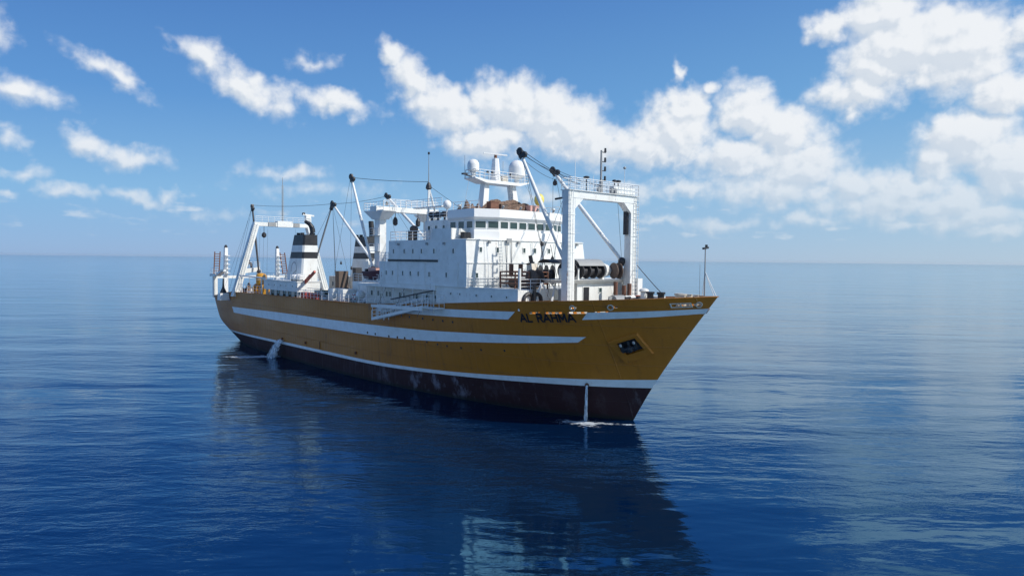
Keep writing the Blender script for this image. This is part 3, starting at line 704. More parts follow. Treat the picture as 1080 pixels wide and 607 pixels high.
# wheelhouse
W0 = [(-21.0, -6.7), (-16.55, -6.7), (-15.4, -4.1), (-15.4, 4.1), (-16.55, 6.7), (-21.0, 6.7)]
def grow(pts, d):
    return [(x + (d if x > -20 else -d * 0), y + (d if y > 0 else -d) * 0.8) for x, y in pts]
wh = MB(); wh.prism(W0, 17.56, 19.75); wh = wh.build('wheelhouse', M['white_clean'], ship)
fa = MB(); fa.prism(grow(W0, 0.12), 19.75, 20.0, top=grow(W0, 0.38)); fa.prism(grow(W0, 0.38), 20.0, 20.9, top=grow(W0, 0.30)); fa.build('wheelhouse_fascia', M['white_clean'], ship)
bb = MB(); bb.prism(grow(W0, 0.30), 17.56, 18.5, top=grow(W0, 0.22)); bb.build('wheelhouse_apron', M['white_clean'], ship)
ap = [(-16.55, -6.7), (-15.4, -4.1)]
def wrow(p, q, n, w):
    p = Vector((p[0], p[1], 0)); q = Vector((q[0], q[1], 0)); d = (q - p); nn = Vector((d.y, -d.x, 0)).normalized()
    for i in range(n):
        c = p.lerp(q, (i + 0.5) / n); window(wh, (c.x, c.y, 19.2), nn, w, 0.72, mat='white_clean', mull=0.06, depth=0.05)
wrow(W0[1], W0[2], 2, 1.15); wrow(W0[2], W0[3], 6, 1.08); wrow(W0[3], W0[4], 2, 1.15)
wrow(W0[0], W0[1], 3, 1.0); wrow(W0[4], W0[5], 3, 1.0)

# lower house abaft the wheelhouse
ah = MB(); ah.box(-26.2, -21.0, -6.4, 6.4, 17.56, 19.9); ah = ah.build('chart_house', M['white'], ship)
for Y in (-6.4, 6.4):
    for X in (-25.3, -23.9, -22.4): window(ah, (X, Y, 19.0), (0, Y, 0), 0.4, 0.55)
rail_loop([(-20.9, -6.2), (-26.1, -6.2), (-26.1, 6.2)], 19.9)
rail_loop([(-26.3, -8.9), (-29.7, -8.9), (-29.7, 8.7)], 17.56)
railing(-26.3, -8.9, -21.2, -8.9, 17.56)
for X in (-25.6, -24.4, -23.1):
    mb = MB(); mb.tube((X, -5.8, 19.9), (X, -5.8, 20.35), 0.12); mb.lathe((X, -5.8, 20.3), (0, 0, 1), [(0, 0.2), (0.1, 0.42), (0.5, 0.42), (0.62, 0.25)], 12); mb.build('vent_head', M['dark'], ship)
mb = MB(); mb.tube((-27.0, -7.4, 17.56), (-27.0, -7.4, 18.9), 0.42, 0.42, 12); mb.ball((-27.0, -7.4, 18.95), 0.52, 0.8, 12); mb.build('mushroom_vent', M['brown'], ship)
mb = MB(); mb.tube((-26.6, -8.2, 17.56), (-26.6, -8.2, 18.7), 0.25, n=10); mb.build('vent_pipe', M['dark'], ship)
# roof railing and whip aerials
rail_loop([(-16.4, -6.2), (-20.8, -6.3)], 20.9, h=0.9)
rail_loop([(-16.4, 6.2), (-20.8, 6.3)], 20.9, h=0.9)

# mast on the wheelhouse roof
for side in (-1, 1):
    mb = MB(); b0 = Vector((-20.2, side * 2.55, 20.9)); b1 = Vector((-20.4, side * 2.05, 24.2)); 
    mb.add([(b0.x + a * 0.5, b0.y + b * 0.42, b0.z) for a, b in ((-1, -1), (1, -1), (1, 1), (-1, 1))] + [(b1.x + a * 0.4, b1.y + b * 0.34, b1.z) for a, b in ((-1, -1), (1, -1), (1, 1), (-1, 1))],
           [(0, 3, 2, 1), (4, 5, 6, 7), (0, 1, 5, 4), (1, 2, 6, 5), (2, 3, 7, 6), (3, 0, 4, 7)]); mb.build('mast_leg', M['white_clean'], ship)
mb = MB(); mb.add([(x, y, z) for x in (-21.4, -19.4) for y, z in ((-4.3, 24.62), (-2.6, 24.2), (2.6, 24.2), (4.1, 24.62), (4.1, 24.75), (2.5, 24.55), (-2.5, 24.55), (-4.3, 24.75))],
       [(7, 6, 5, 4, 3, 2, 1, 0), (8, 9, 10, 11, 12, 13, 14, 15)] + [(i, (i + 1) % 8, 8 + (i + 1) % 8, 8 + i) for i in range(8)]); mb.build('mast_platform', M['white_clean'], ship)
rail_loop([(-21.3, -4.2), (-19.5, -4.2), (-19.5, 4.0), (-21.3, 4.0), (-21.3, -4.2)], 24.65, h=1.0, step=0.7)
mb = MB(); mb.lathe((-20.3, -0.55, 24.5), (0, 0, 1), [(0, 0.68), (0.5, 0.6), (2.7, 0.38), (2.75, 0.3)], 8); mb.build('radar_mast', M['white_clean'], ship)
mb = MB(); mb.lathe((-20.3, -0.55, 27.2), (0, 0, 1), [(0, 0.2), (0.45, 0.16)], 10); mb.build('scanner_motor', M['rust'], ship)
mb = MB(); mb.bar((-20.9, -1.9, 27.8), (-19.9, 0.9, 27.7), 0.16, 0.14); mb.build('radar_scanner', M['white_clean'], ship)
for Y, r, zc in ((-3.8, 0.68, 26.1), (2.95, 1.02, 26.3)):
    mb = MB(); mb.lathe((-20.4, Y, 24.6), (0, 0, 1), [(0, 0.28), (zc - 24.6 - r * 0.7, 0.28)], 12); mb.lathe((-20.4, Y, zc - r * 1.05), (0, 0, 1), [(0, r * 0.55), (0.25, r * 0.95), (0.35, r)], 20)
    mb.lathe((-20.4, Y, zc - r * 0.8), (0, 0, 1), [(0, r), (r * 0.9, r)] + [(r * 0.9 + r * math.sin(a * math.pi / 16), r * math.cos(a * math.pi / 16)) for a in range(1, 8)] + [(r * 1.9, 0.02)], 24)
    mb.build('radome', M['white_clean'], ship, smooth=True)
MB().box(-20.6, -20.0, 0.4, 1.2, 24.55, 25.3).build('lamp_box', M['cream'], ship)
mb = MB(); mb.bar((-20.2, -5.2, 25.0), (-20.2, -4.2, 24.8), 0.1, 0.1); mb.box(-20.4, -20.0, -5.5, -4.9, 24.95, 25.12); mb.build('light_arm', M['dark'], ship)
for Y, z1 in ((-4.4, 27.3), (3.9, 28.3), (1.4, 27.2), (-2.4, 27.0)): MB().tube((-21.2, Y, 24.6), (-21.2, Y, z1), 0.025, n=5).build('whip_aerial', M['grey'], ship)
for Y in (-1.3, -2.0, 1.6): MB().ball((-20.0, Y, 25.5), 0.16, 1, 8).build('navigation_light', M['dark'], ship)
ladder((-19.6, 1.5, 20.9), (-19.6, 1.3, 24.3), mat='grey')
for Y0, z0 in ((-4.3, 24.9), (4.0, 24.9)):
    cable((-20.4, Y0, z0), (-19.0, Y0 * 1.45, 21.0), r=0.015, mat='grey')
# pole mast with tripod abaft the wheelhouse
MB().tube((-34.6, 0, 17.0), (-34.6, 0, 25.5), 0.16, 0.12).build('mast_pole', M['white'], ship)
MB().tube((-34.6, 0, 25.5), (-34.6, 0, 29.4), 0.07, 0.03).build('top_mast', M['grey'], ship)
MB().tube((-34.6, 0, 29.3), (-34.6, 0, 29.6), 0.14, 0.14).build('mast_light', M['dark'], ship)
for dx, dy in ((2.4, 0.9), (1.6, -1.2)): MB().tube((-34.6, 0, 25.0), (-34.6 + dx, dy, 16.9), 0.13, 0.15).build('mast_stay_leg', M['white'], ship)
MB().lathe((-34.6, 0, 24.6), (0, 0, 1), [(0, 0.2), (0.2, 0.42), (0.6, 0.35), (1.0, 0.15)], 10).build('mast_cap', M['dark'], ship)
mb = MB(); mb.tube((-31.0, 0.4, 17), (-31.0, 0.4, 22.0), 0.1); mb.ball((-31.0, 0.4, 22.5), 0.55, 1.1, 14); mb.build('small_radome', M['white_clean'], ship, smooth=True)
MB().box(-37.0, -31.9, -5.5, 5.5, 12.3, 14.9).build('engine_casing', M['white'], ship)
MB().box(-36.0, -29.8, -1.6, 1.6, 14.9, 17.3).build('mast_house', M['white'], ship)
rail_loop([(-31.9, -5.4), (-36.9, -5.4), (-36.9, 5.4)], 14.9)

# ------------------------------------------------------------ fore gantry
def leg_box(x, y, z0, z1, wx, wy, parent_name='gantry_leg', mat='white', dx=0, dy=0, s=1.0):
    mb = MB(); b = [(-wx / 2, -wy / 2), (wx / 2, -wy / 2), (wx / 2, wy / 2), (-wx / 2, wy / 2)]
    mb.prism([(x + a, y + c) for a, c in b], z0, z1, top=[(x + dx + a * s, y + dy + c * s) for a, c in b]); return mb.build(parent_name, M[mat], ship)
GX = -4.5
for side in (-1, 1):
    leg_box(GX, side * 4.75, z_deck(GX), 22.0, 0.85, 0.95, s=0.95)
    mb = MB(); mb.add([(GX + x, side * y, z) for x in (-0.42, 0.42) for y, z in ((4.3, 20.4), (4.3, 21.45), (3.1, 21.45))], [(0, 1, 2), (5, 4, 3), (0, 3, 4, 1), (1, 4, 5, 2), (2, 5, 3, 0)]); mb.build('gantry_bracket', M['white'], ship)
    ladder((GX + 0.62, side * 5.05, 11.0), (GX + 0.62, side * 5.05, 22.2), w=0.5, out=(1, 0, 0), step=0.4)
    # panel seams and stiffener rings on the legs
    for z in (12.6, 14.4, 16.2, 18.0, 19.8): MB().box(GX - 0.45, GX + 0.45, side * 4.75 - 0.50, side * 4.75 + 0.50, z, z + 0.06).build('leg_collar', M['white'], ship)
mb = MB(); mb.box(GX - 0.45, GX + 0.45, -5.25, 5.25, 21.45, 22.15); mb.build('gantry_beam', M['white'], ship)
mb = MB(); mb.box(GX - 0.6, GX + 0.6, -5.3, 5.4, 22.16, 22.22); mb.build('gantry_walkway', M['white'], ship)
rail_loop([(GX - 0.55, -5.2), (GX + 0.55, -5.2), (GX + 0.55, 5.3), (GX - 0.55, 5.3), (GX - 0.55, -5.2)], 22.22, h=1.15, step=0.95)
MB().box(GX - 0.3, GX + 0.3, 1.6, 5.0, 22.3, 23.1).build('winch_cover', M['white'], ship)
# port leg cage ladder on the outside
mb = MB()
for k in range(14):
    z = 11.6 + k * 0.8; mb.torus((GX, 5.62, z), (0, 0, 1), 0.36, 0.03, 10, 4)
mb.build('ladder_cage', M['white_clean'], ship); ladder((GX, 5.45, 11.0), (GX, 5.45, 22.3), out=(0, 1, 0))
MB().box(GX - 0.7, GX + 0.7, 5.25, 6.05, 10.9, 13.6).build('leg_locker', M['white'], ship)
# pole mast with lamp arms
mb = MB(); mb.tube((GX, -0.1, 22.2), (GX, -0.1, 23.6), 0.26, 0.14, 8); mb.tube((GX, -0.1, 23.6), (GX, -0.1, 26.5), 0.11, 0.09, 8); mb.build('pole_mast', M['grey'], ship)
for z in (26.45, 25.5, 24.6, 23.65):
    mb = MB(); mb.bar((GX, -0.1, z - 0.12), (GX, 0.55, z - 0.12), 0.08, 0.08); mb.tube((GX, 0.5, z - 0.1), (GX, 0.5, z + 0.32), 0.12, 0.1, 8); mb.build('mast_lamp', M['dark'], ship)
for Y, r in ((-2.5, 0.30), (2.35, 0.3), (1.75, 0.22)):
    mb = MB(); mb.tube((GX + 0.2, Y, 22.26), (GX + 0.2, Y, 23.55), 0.05, n=6); mb.lathe((GX + 0.2, Y, 23.45), (0, 0, 1), [(0, 0.08), (0.06, r), (0.2, r), (0.26, 0.08)], 12); mb.build('searchlight', M['dark'], ship)
for Y, z1 in ((-3.6, 25.2), (-0.9, 23.9), (4.0, 25.1)): MB().tube((GX - 0.3, Y, 22.2), (GX - 0.3, Y, z1), 0.03, n=5).build('whip_aerial', M['white_clean'], ship)
MB().ball((GX - 0.3, 4.0, 25.15), 0.17, 0.8, 8).build('aerial_head', M['grey'], ship)
for Y in (-1.0, 1.0, 1.6): MB().box(GX + 0.3, GX + 0.6, Y - 0.15, Y + 0.15, 22.3, 22.75).build('floodlight', M['grey'], ship)
MB().box(GX - 0.42, GX + 0.1, 4.05, 4.28, 18.2, 20.6).build('leg_cable_tray', M['dark'], ship)

# ------------------------------------------------------------ derricks
def derrick(foot, head, r=0.2, mat='white', bl=0.42, head_mat='black'):
    foot = Vector(foot); head = Vector(head); mb = MB(); mid = foot.lerp(head, 0.5)
    mb.tube(foot, mid, r * 0.8, r, 10); mb.tube(mid, head, r, r * 0.75, 10)
    b = mb.build('derrick_boom', M[mat], ship, smooth=True)
    d = (head - foot).normalized()
    k_ = MB(); k_.bar(head - d * 0.7, head + d * 0.45, 0.42, 0.5); k_.lathe(head + Vector((0, -0.25, 0.12)), (0, 1, 0), [(0, bl * 0.8), (0.06, bl), (0.2, bl), (0.26, bl * 0.8)], 12)
    k_.lathe(head - d * 0.4 + Vector((0.45, -0.2, 0.1)), (0, 1, 0), [(0, bl * 0.6), (0.05, bl * 0.75), (0.3, bl * 0.75), (0.35, bl * 0.6)], 12); k_.build('derrick_head', M[head_mat], ship)
    g_ = MB(); g_.ball(foot, r * 1.8, 1, 10); g_.bar(foot - Vector((0, 0, 0.5)), foot + Vector((0, 0, 0.3)), r * 1.6, r * 1.6, side=(1, 0, 0)); g_.build('boom_heel', M['dark'], ship)
    return head
hS = derrick((-5.0, -4.6, 15.2), (-11.5, -4.7, 26.5), 0.23)
hP = derrick((-5.15, 4.25, 15.4), (-15.6, 4.3, 25.8), 0.24)
for dz in (0.0, 0.35): cable(hS + Vector((0.1, 0, dz)), (GX - 0.3, -3.2 + dz, 22.9), 0.25, 0.028)
cable(hS, hP, 0.15, 0.028); cable(hS + Vector((0, 0, -0.4)), hP + Vector((0, 0, -0.9)), 0.3, 0.022)
for dz in (0.0, 0.3): cable(hP + Vector((0.1, 0, dz)), (GX - 0.3, 0.6 + dz, 23.0), 0.2, 0.026)
cable(hP, (hP.x, hP.y, 17.7), 0, 0.02); cable(hP + Vector((0.3, 0, 0)), (-12.5, 5.0, 12.6), 0, 0.02)
block_(hP + Vector((0.3, 0, -1.4)), 0.3)
cable(hS + Vector((0.2, 0, -0.3)), (-9.0, -2.8, 12.9), 0, 0.022); cable(hS + Vector((0.3, 0.2, -0.3)), (-8.2, -3.6, 12.9), 0, 0.022)
cable((-14.5, 1.3, 17.9), (-10.3, -2.2, 12.7), 0, 0.035); cable((-14.5, 2.9, 17.2), (-10.0, -0.3, 12.6), 0, 0.035)
for P_ in ((-13.9, 0.9, 17.2), (-13.4, 2.1, 15.6)): block_(P_, 0.22)
cable((GX - 0.3, -5.0, 21.9), (-6.2, -5.8, 11.9), 0, 0.02); cable((GX - 0.3, -4.9, 21.9), (-8.0, -6.6, 12.6), 0, 0.02)
mb = MB(); mb.bar((GX - 0.4, -4.9, 21.5), (GX - 1.6, -5.0, 21.4), 0.12, 0.18); mb.build('sheave_arm', M['dark'], ship)
for z in (22.0, 20.3): cable((GX, 2.6, 21.4), (GX, 3.7, 13.0), 0, 0.018)
# mid gantry
MX = -40.2
for side in (-1, 1):
    leg_box(MX, side * 4.0, 12.3, 21.6, 1.35, 1.0, s=1.0)
    mb = MB(); mb.prism([(MX + a * 1.0, side * 4.0 + c * 0.7) for a, c in ((-1, -1), (1, -1), (1, 1), (-1, 1))], 20.7, 21.75, top=[(MX + a * 2.3, side * 4.0 + c * 1.1) for a, c in ((-1, -1), (1, -1), (1, 1), (-1, 1))]); mb.build('leg_head', M['white'], ship)
mb = MB(); mb.box(MX - 0.8, MX + 0.8, -5.1, 5.1, 21.75, 22.45); mb.box(MX - 2.6, MX + 2.4, -5.0, -3.0, 21.76, 21.9); mb.build('gantry_beam', M['white'], ship)
for Y in (-4.95, -0.5): pass
rail_loop([(MX - 2.6, -5.0), (MX + 2.4, -5.0), (MX + 2.4, -3.0)], 21.9, h=1.1, step=0.9); rail_loop([(MX - 0.75, -3), (MX - 0.75, 5.0)], 22.45, h=1.05, step=0.9); rail_loop([(MX + 0.75, -3), (MX + 0.75, 5.0)], 22.45, h=1.05, step=0.9); railing(MX - 2.6, -5.0, MX - 2.6, -3.0, 21.9)
MB().box(-37.5, -31.0, -0.5, 0.5, 22.2, 22.35).build('catwalk', M['white'], ship); rail_loop([(-39.4, -0.45), (-31.0, -0.45)], 22.35, h=1.0)
for Y in (-2.2, 1.5):
    cable((MX + 0.9, Y, 21.8), (MX + 0.9, Y, 20.8), 0, 0.05); mb = MB(); mb.lathe((MX + 0.9, Y, 19.9), (0, 0, 1), [(0, 0.1), (0.2, 0.33), (0.8, 0.33), (1.2, 0.12)], 10); mb.build('hanging_block', M['dark'], ship)
for z in (16.5, 18.6): rail_loop([(MX - 1.2, -5.0), (MX + 1.2, -5.0)], z, h=0.9); MB().box(MX - 1.2, MX + 1.2, -5.1, -4.4, z - 0.08, z).build('leg_platform', M['white'], ship)
m1 = derrick((-40.6, -4.9, 14.0), (-47.4, -4.4, 26.9), 0.21)
m2 = derrick((-50.4, 0.6, 15.2), (-61.6, 0.0, 24.2), 0.21)
m3 = derrick((-41.2, 4.3, 18.2), (-51.6, 4.0, 25.1), 0.22)
MB().box(-51.2, -49.6, -0.4, 1.6, 8.8, 15.0).build('boom_post', M['white'], ship)
cable(m1, (-34.7, 0, 25.7), 0.15, 0.035); cable(m2, m3, 0.25, 0.03); cable(m2, (-81.8, -5.1, 24.7), 0.3, 0.03)
cable(m1, (-47.4, -4.6, 10.5), 0, 0.018); cable(m1 + Vector((-0.3, 0, 0)), (-50.5, -6.0, 10.4), 0, 0.018)
for P_ in ((-59.5, -0.5, 10), (-58.0, 1.5, 10), (-56.4, -2.0, 10), (-62.5, 1.0, 10)): cable(m2 + Vector((0, 0, -0.3)), P_, 0, 0.02)
for P_ in ((-57.3, -0.8, 14.6), (-55.8, 0.2, 13.8)): block_(P_, 0.22)
cable(m2, (-76.5, 4.0, 18.5), 0.2, 0.025); cable((-34.6, 0, 25.2), (-27.0, 3.0, 20.0), 0, 0.025); cable(m3, (-41.0, 5.0, 14.5), 0, 0.02); cable(m3 + Vector((0.2, -0.1, 0)), (-45.0, 3, 13), 0, 0.02)
block_(m3 + Vector((0, 0, -1.2)), 0.28)

# ------------------------------------------------------------ aft: casing, funnels, gantry
MB().box(-44.2, -37.4, -6.0, 6.0, 8.6, 12.25).build('aft_casing', M['white'], ship)
railing(-44.1, -5.9, -37.5, -5.9, 12.25)
for side in (-1, 1):
    f = MB()
    def ring(z):
        t_ = (z - 9.0) / 10.0
        xa = -66.4 + 2.9 * t_; xb = -59.6 - 0.25 * t_; ya = 6.5 - 0.7 * t_; yb = 3.5 - 0.1 * t_
        if side > 0: xa += 0.6; xb += 0.6; ya += 1.4; yb += 1.4
        c_ = 0.25
        return [(xa, side * (yb + c_)), (xa, side * (ya - c_)), (xa + c_, side * ya), (xb - c_, side * ya), (xb, side * (ya - c_)), (xb, side * (yb + c_)), (xb - c_, side * yb), (xa + c_, side * yb)]
    for z0, z1, mi in ((8.6, 15.3, 0), (15.3, 16.3, 1), (16.3, 17.35, 0), (17.35, 19.0, 1)):
        f.prism(ring(z0), z0, z1, mi, top=ring(z1), cap=(z1 == 19.0))
    f = f.build('funnel', [M['white'], M['black']], ship)
    for Xc in (-63.0, -61.6): MB().tube((Xc, side * 5.2, 19.0), (Xc, side * 5.2, 19.35), 0.3, n=10).build('exhaust_stub', M['black'], ship)
    # faint house mark on the flank: an open ring with a bar
    e = MB(); tt = lambda z: (z - 9.0) / 10.0
    def fl(X, z): return Vector((X, side * (6.5 - 0.7 * tt(z) + 0.02), z))
    for a in range(-70, 200, 18):
        a0, a1 = R(a), R(a + 18)
        e.bar(fl(-62.6 + 0.95 * math.cos(a0), 13.6 + 1.1 * math.sin(a0)), fl(-62.6 + 0.95 * math.cos(a1), 13.6 + 1.1 * math.sin(a1)), 0.10, 0.03, side=(0, side, 0))
    e.bar(fl(-63.5, 12.4), fl(-61.8, 13.4), 0.10, 0.03, side=(0, side, 0)); e.build('funnel_mark', M['grey'], f)
# curved black uptake beside the starboard funnel, straight one by the port funnel
pts = [Vector((-60.6, -4.2, 18.6)), Vector((-60.5, -4.0, 19.4)), Vector((-60.55, -4.05, 20.1)), Vector((-60.8, -4.35, 20.7)), Vector((-61.3, -4.9, 21.15))]
MB().path(pts, 0.42, 12, rs=[0.42, 0.42, 0.40, 0.34, 0.26]).build('exhaust_pipe', M['black'], ship, smooth=True)
MB().tube((-59.9, 6.3, 18.9), (-60.1, 6.2, 21.6), 0.50, 0.44, 12).build('exhaust_pipe', M['black'], ship, smooth=True)
cas = MB(); cas.box(-68.6, -56.0, -8.6, -5.0, 10.3, 11.75); cas.box(-68.6, -56.0, -7.6, -5.0, 8.2, 10.3); cas = cas.build('machinery_house', M['white'], ship)
for X in (-67.4, -65.2, -62.9, -60.9, -58.6, -57.0): window(cas, (X, -7.6, 9.6), (0, -1, 0), 0.9, 1.2, mat='grey'); window(cas, (X + 0.9, -8.6, 11.1), (0, -1, 0), 0.22, 0.22, mat='white', mull=0.04)
MB().box(-68.7, -55.9, -8.75, -4.9, 11.75, 11.88).build('house_roof', M['white'], ship)
railing(-68.5, -8.6, -56.0, -8.6, 11.88); railing(-56.0, -8.6, -56.0, -5.2, 11.88)
mb = MB(); mb.box(-71.5, -63.0, 4.4, 8.4, 8.2, 12.2); mb.box(-63.0, -57.0, 4.4, 8.4, 8.2, 11.4); ph = mb.build('port_house', M['cream'], ship)
for X in (-70, -68.2, -66.4, -64.5): window(ph, (X, 4.4, 10.9), (0, -1, 0), 0.5, 0.7, mat='cream')
window(ph, (-63.0, 6.6, 11.8), (1, 0, 0), 0.7, 0.3, mat='cream')
mb = MB(); mb.box(-57.0, -47.0, 3.2, 8.0, 8.4, 11.6); hh = mb.build('hatch_house', M['cream'], ship)
for X in (-55.0, -52.0, -49.0): window(hh, (X, 3.2, 10.6), (0, -1, 0), 0.5, 0.7, mat='cream')
mb = MB(); mb.lathe((-56.5, 5.6, 11.6), (0, 0, 1), [(0, 0.8), (1.1, 0.8), (1.4, 0.4), (1.9, 0.25)], 14); mb.build('vent_cowl', M['white'], ship)
MB().box(-56.5, -55.3, -2.2, -0.6, 8.6, 13.4).build('cable_cabinet', M['brown'], ship)
MB().box(-57.6, -56.6, 1.4, 2.5, 8.6, 13.9).build('cable_cabinet', M['dark'], ship)
MB().box(-54.8, -52.2, -6.6, -5.1, 8.6, 10.6).build('deck_winch_body', M['green'], ship)

# deck crane in red
mb = MB(); mb.tube((-56.6, -7.4, 8.6), (-56.6, -7.4, 11.4), 0.42, 0.3, 10); mb.build('crane_post', M['red'], ship)
mb = MB(); mb.bar((-56.9, -7.4, 11.2), (-53.2, -7.2, 13.4), 0.3, 0.34); mb.bar((-56.6, -7.4, 11.7), (-54.6, -7.3, 12.9), 0.16, 0.16); mb.build('crane_jib', M['red'], ship)

# trawl gantry: splayed legs
AX = -81.0
for side in (-1, 1):
    zb_ = z_sheer(AX) - 0.7
    mb = MB(); mb.prism([(AX - 0.6, side * 8.7 - 0.62), (AX + 0.6, side * 8.7 - 0.62), (AX + 0.6, side * 8.7 + 0.42), (AX - 0.6, side * 8.7 + 0.42)], zb_, 21.3,
                        top=[(AX - 0.55, side * 5.0 - 0.5), (AX + 0.55, side * 5.0 - 0.5), (AX + 0.55, side * 5.0 + 0.5), (AX - 0.55, side * 5.0 + 0.5)]); mb.build('gantry_leg', M['white'], ship)
    mb = MB(); mb.bar((AX, side * 7.3, 12.9), (AX, side * 4.4, 13.3), 0.8, 0.75); mb.tube((AX, side * 4.6, 8.7), (AX, side * 4.6, 13.2), 0.3); mb.build('leg_shelf', M['white'], ship)
    ladder((AX + 0.7, side * 8.4, 9.6), (AX + 0.65, side * 5.1, 21.5), out=(1, 0, 0))
    railing(AX + 0.3, side * 7.2, AX + 0.3, side * 4.4, 13.6, h=0.9)
mb = MB(); mb.box(AX - 0.5, AX + 0.5, -5.4, 5.4, 21.0, 21.7); mb.box(AX - 0.62, AX + 0.62, -1.2, 1.6, 20.95, 22.0); mb.build('gantry_beam', M['white'], ship)
mb = MB(); mb.box(AX - 0.64, AX + 0.64, -2.9, -1.5, 20.98, 21.75); mb.box(AX - 0.64, AX + 0.64, 1.9, 3.0, 20.98, 21.75); mb.build('beam_winch', M['grey'], ship)
rail_loop([(AX + 0.5, -5.2), (AX + 0.5, 5.2)], 21.75, h=1.0, step=1.2)
mb = MB(); mb.tube((AX, 0, 21.7), (AX, 0, 25.0), 0.13, 0.1); mb.tube((AX, 0, 25.0), (AX, 0, 30.0), 0.09, 0.05); mb.build('pole_mast', M['grey'], ship)
for dy in (-0.25, 0.25): MB().tube((AX, dy, 22), (AX, dy * 0.6, 28.6), 0.025, n=4).build('mast_wire', M['grey'], ship)
mb = MB(); mb.box(AX - 0.4, AX + 0.4, 4.4, 5.4, 22.0, 23.3); mb.bar((AX, 3.9, 23.5), (AX, 6.1, 23.3), 0.3, 0.3); mb.build('gantry_lamp_house', M['white'], ship)
mb = MB(); mb.lathe((AX - 0.1, 3.9, 23.6), (0, 1, 0), [(0, 0.25), (0.4, 0.3)], 10); mb.build('lamp_head', M['dark'], ship)
cable((AX + 0.5, -3.7, 21.0), (AX + 0.5, -3.7, 19.8), 0, 0.05); mb = MB(); mb.lathe((AX + 0.5, -3.7, 18.9), (0, 0, 1), [(0, 0.1), (0.25, 0.42), (0.7, 0.42), (1.0, 0.12)], 10); mb.build('hanging_block', M['dark'], ship)
for Y in (-4.4, -3.7, -3.0, 2.2): cable((AX + 0.5, Y, 20.6), (AX + 0.5, Y * 1.1, 9.5), 0, 0.016)
a1 = derrick((-79.2, -5.2, 12.9), (-82.0, -5.2, 24.4), 0.19, 'dark', 0.32)
a2 = derrick((-78.6, 5.2, 14.5), (-71.8, 5.1, 24.6), 0.17, 'grey', 0.30)
cable(a1, (-80.8, -9.0, 9.5), 0, 0.02); cable(a1 + Vector((-0.3, 0, 0)), (-84.5, -8.6, 9.0), 0, 0.02); cable(a1, (-90.5, -7.5, 9), 0.3, 0.015)

# stern gallows
for side in (-1, 1):
    mb = MB(); mb.prism([(-95.9 + a * 0.45, side * 5.2 + b * 0.4) for a, b in ((-1, -1), (1, -1), (1, 1), (-1, 1))], 7.4, 17.2, top=[(-95.6 + a * 0.33, side * 5.15 + b * 0.28) for a, b in ((-1, -1), (1, -1), (1, 1), (-1, 1))]); mb.build('gallows_post', M['white_clean'], ship)
    MB().lathe((-95.6, side * 5.15, 17.2), (0, 0, 1), [(0, 0.34), (0.3, 0.3), (0.55, 0.12)], 8).build('post_cap', M['dark'], ship)
    for k in range(5): MB().box(-95.3, -94.6, side * 5.2 - 0.2, side * 5.2 + 0.5, 12.2 + k * 0.85, 12.3 + k * 0.85).build('post_step', M['white_clean'], ship)
    mb = MB(); mb.bar((-95.7, side * 7.2, 7.6), (-95.7, side * 7.2, 11.6), 0.7, 0.8, side=(1, 0, 0)); mb.build('stern_post', M['white'], ship)
    mb = MB(); mb.bar((-96.0, side * 7.5, 11.9), (-92.0, side * 7.8, 12.0), 1.2, 0.5); mb.bar((-92.0, side * 7.8, 12.0), (-87.6, side * 8.4, 12.9), 0.9, 0.4); mb.build('stern_platform', M['white'], ship)
    railing(-96.0, side * 7.9, -91.5, side * 8.2, 12.15)
    lad = MB()
    for dy in (-0.5, 0.5): lad.bar((-95.8, side * 6.9 + dy, 11.9), (-96.3, side * 6.5 + dy, 16.4), 0.16, 0.16)
    for k in range(9): z = 12.2 + k * 0.47; X = -95.8 - 0.5 * (z - 11.9) / 4.5; lad.bar((X, side * (6.9 - 0.4 * (z - 11.9) / 4.5) - 0.5, z), (X, side * (6.9 - 0.4 * (z - 11.9) / 4.5) + 0.5, z), 0.1, 0.14)
    lad.build('stern_ladder', M['rust'], ship)
mb = MB(); mb.bar((-95.7, -7.2, 11.5), (-95.7, 7.2, 11.5), 0.6, 0.5); mb.build('stern_beam', M['white'], ship)
MB().box(-94.0, -85.0, -3.0, 3.0, 6.8, 9.2).build('net_hatch', M['grey'], ship)
# ensign
mb = MB(); mb.tube((-86.5, -4.0, 9), (-87.2, -4.0, 15.2), 0.05); mb.build('flagstaff', M['grey'], ship)
fl_ = MB(); vs = []
for i in range(9):
    for j in range(4): vs.append((-87.1 + i * 0.22, -4.0 + 0.12 * math.sin(i * 0.9), 15.1 - j * 0.32 - i * 0.11))
fl_.add(vs, [(i * 4 + j, i * 4 + j + 1, (i + 1) * 4 + j + 1, (i + 1) * 4 + j) for i in range(8) for j in range(3)]); fl_.build('ensign', M['maroon'], ship)

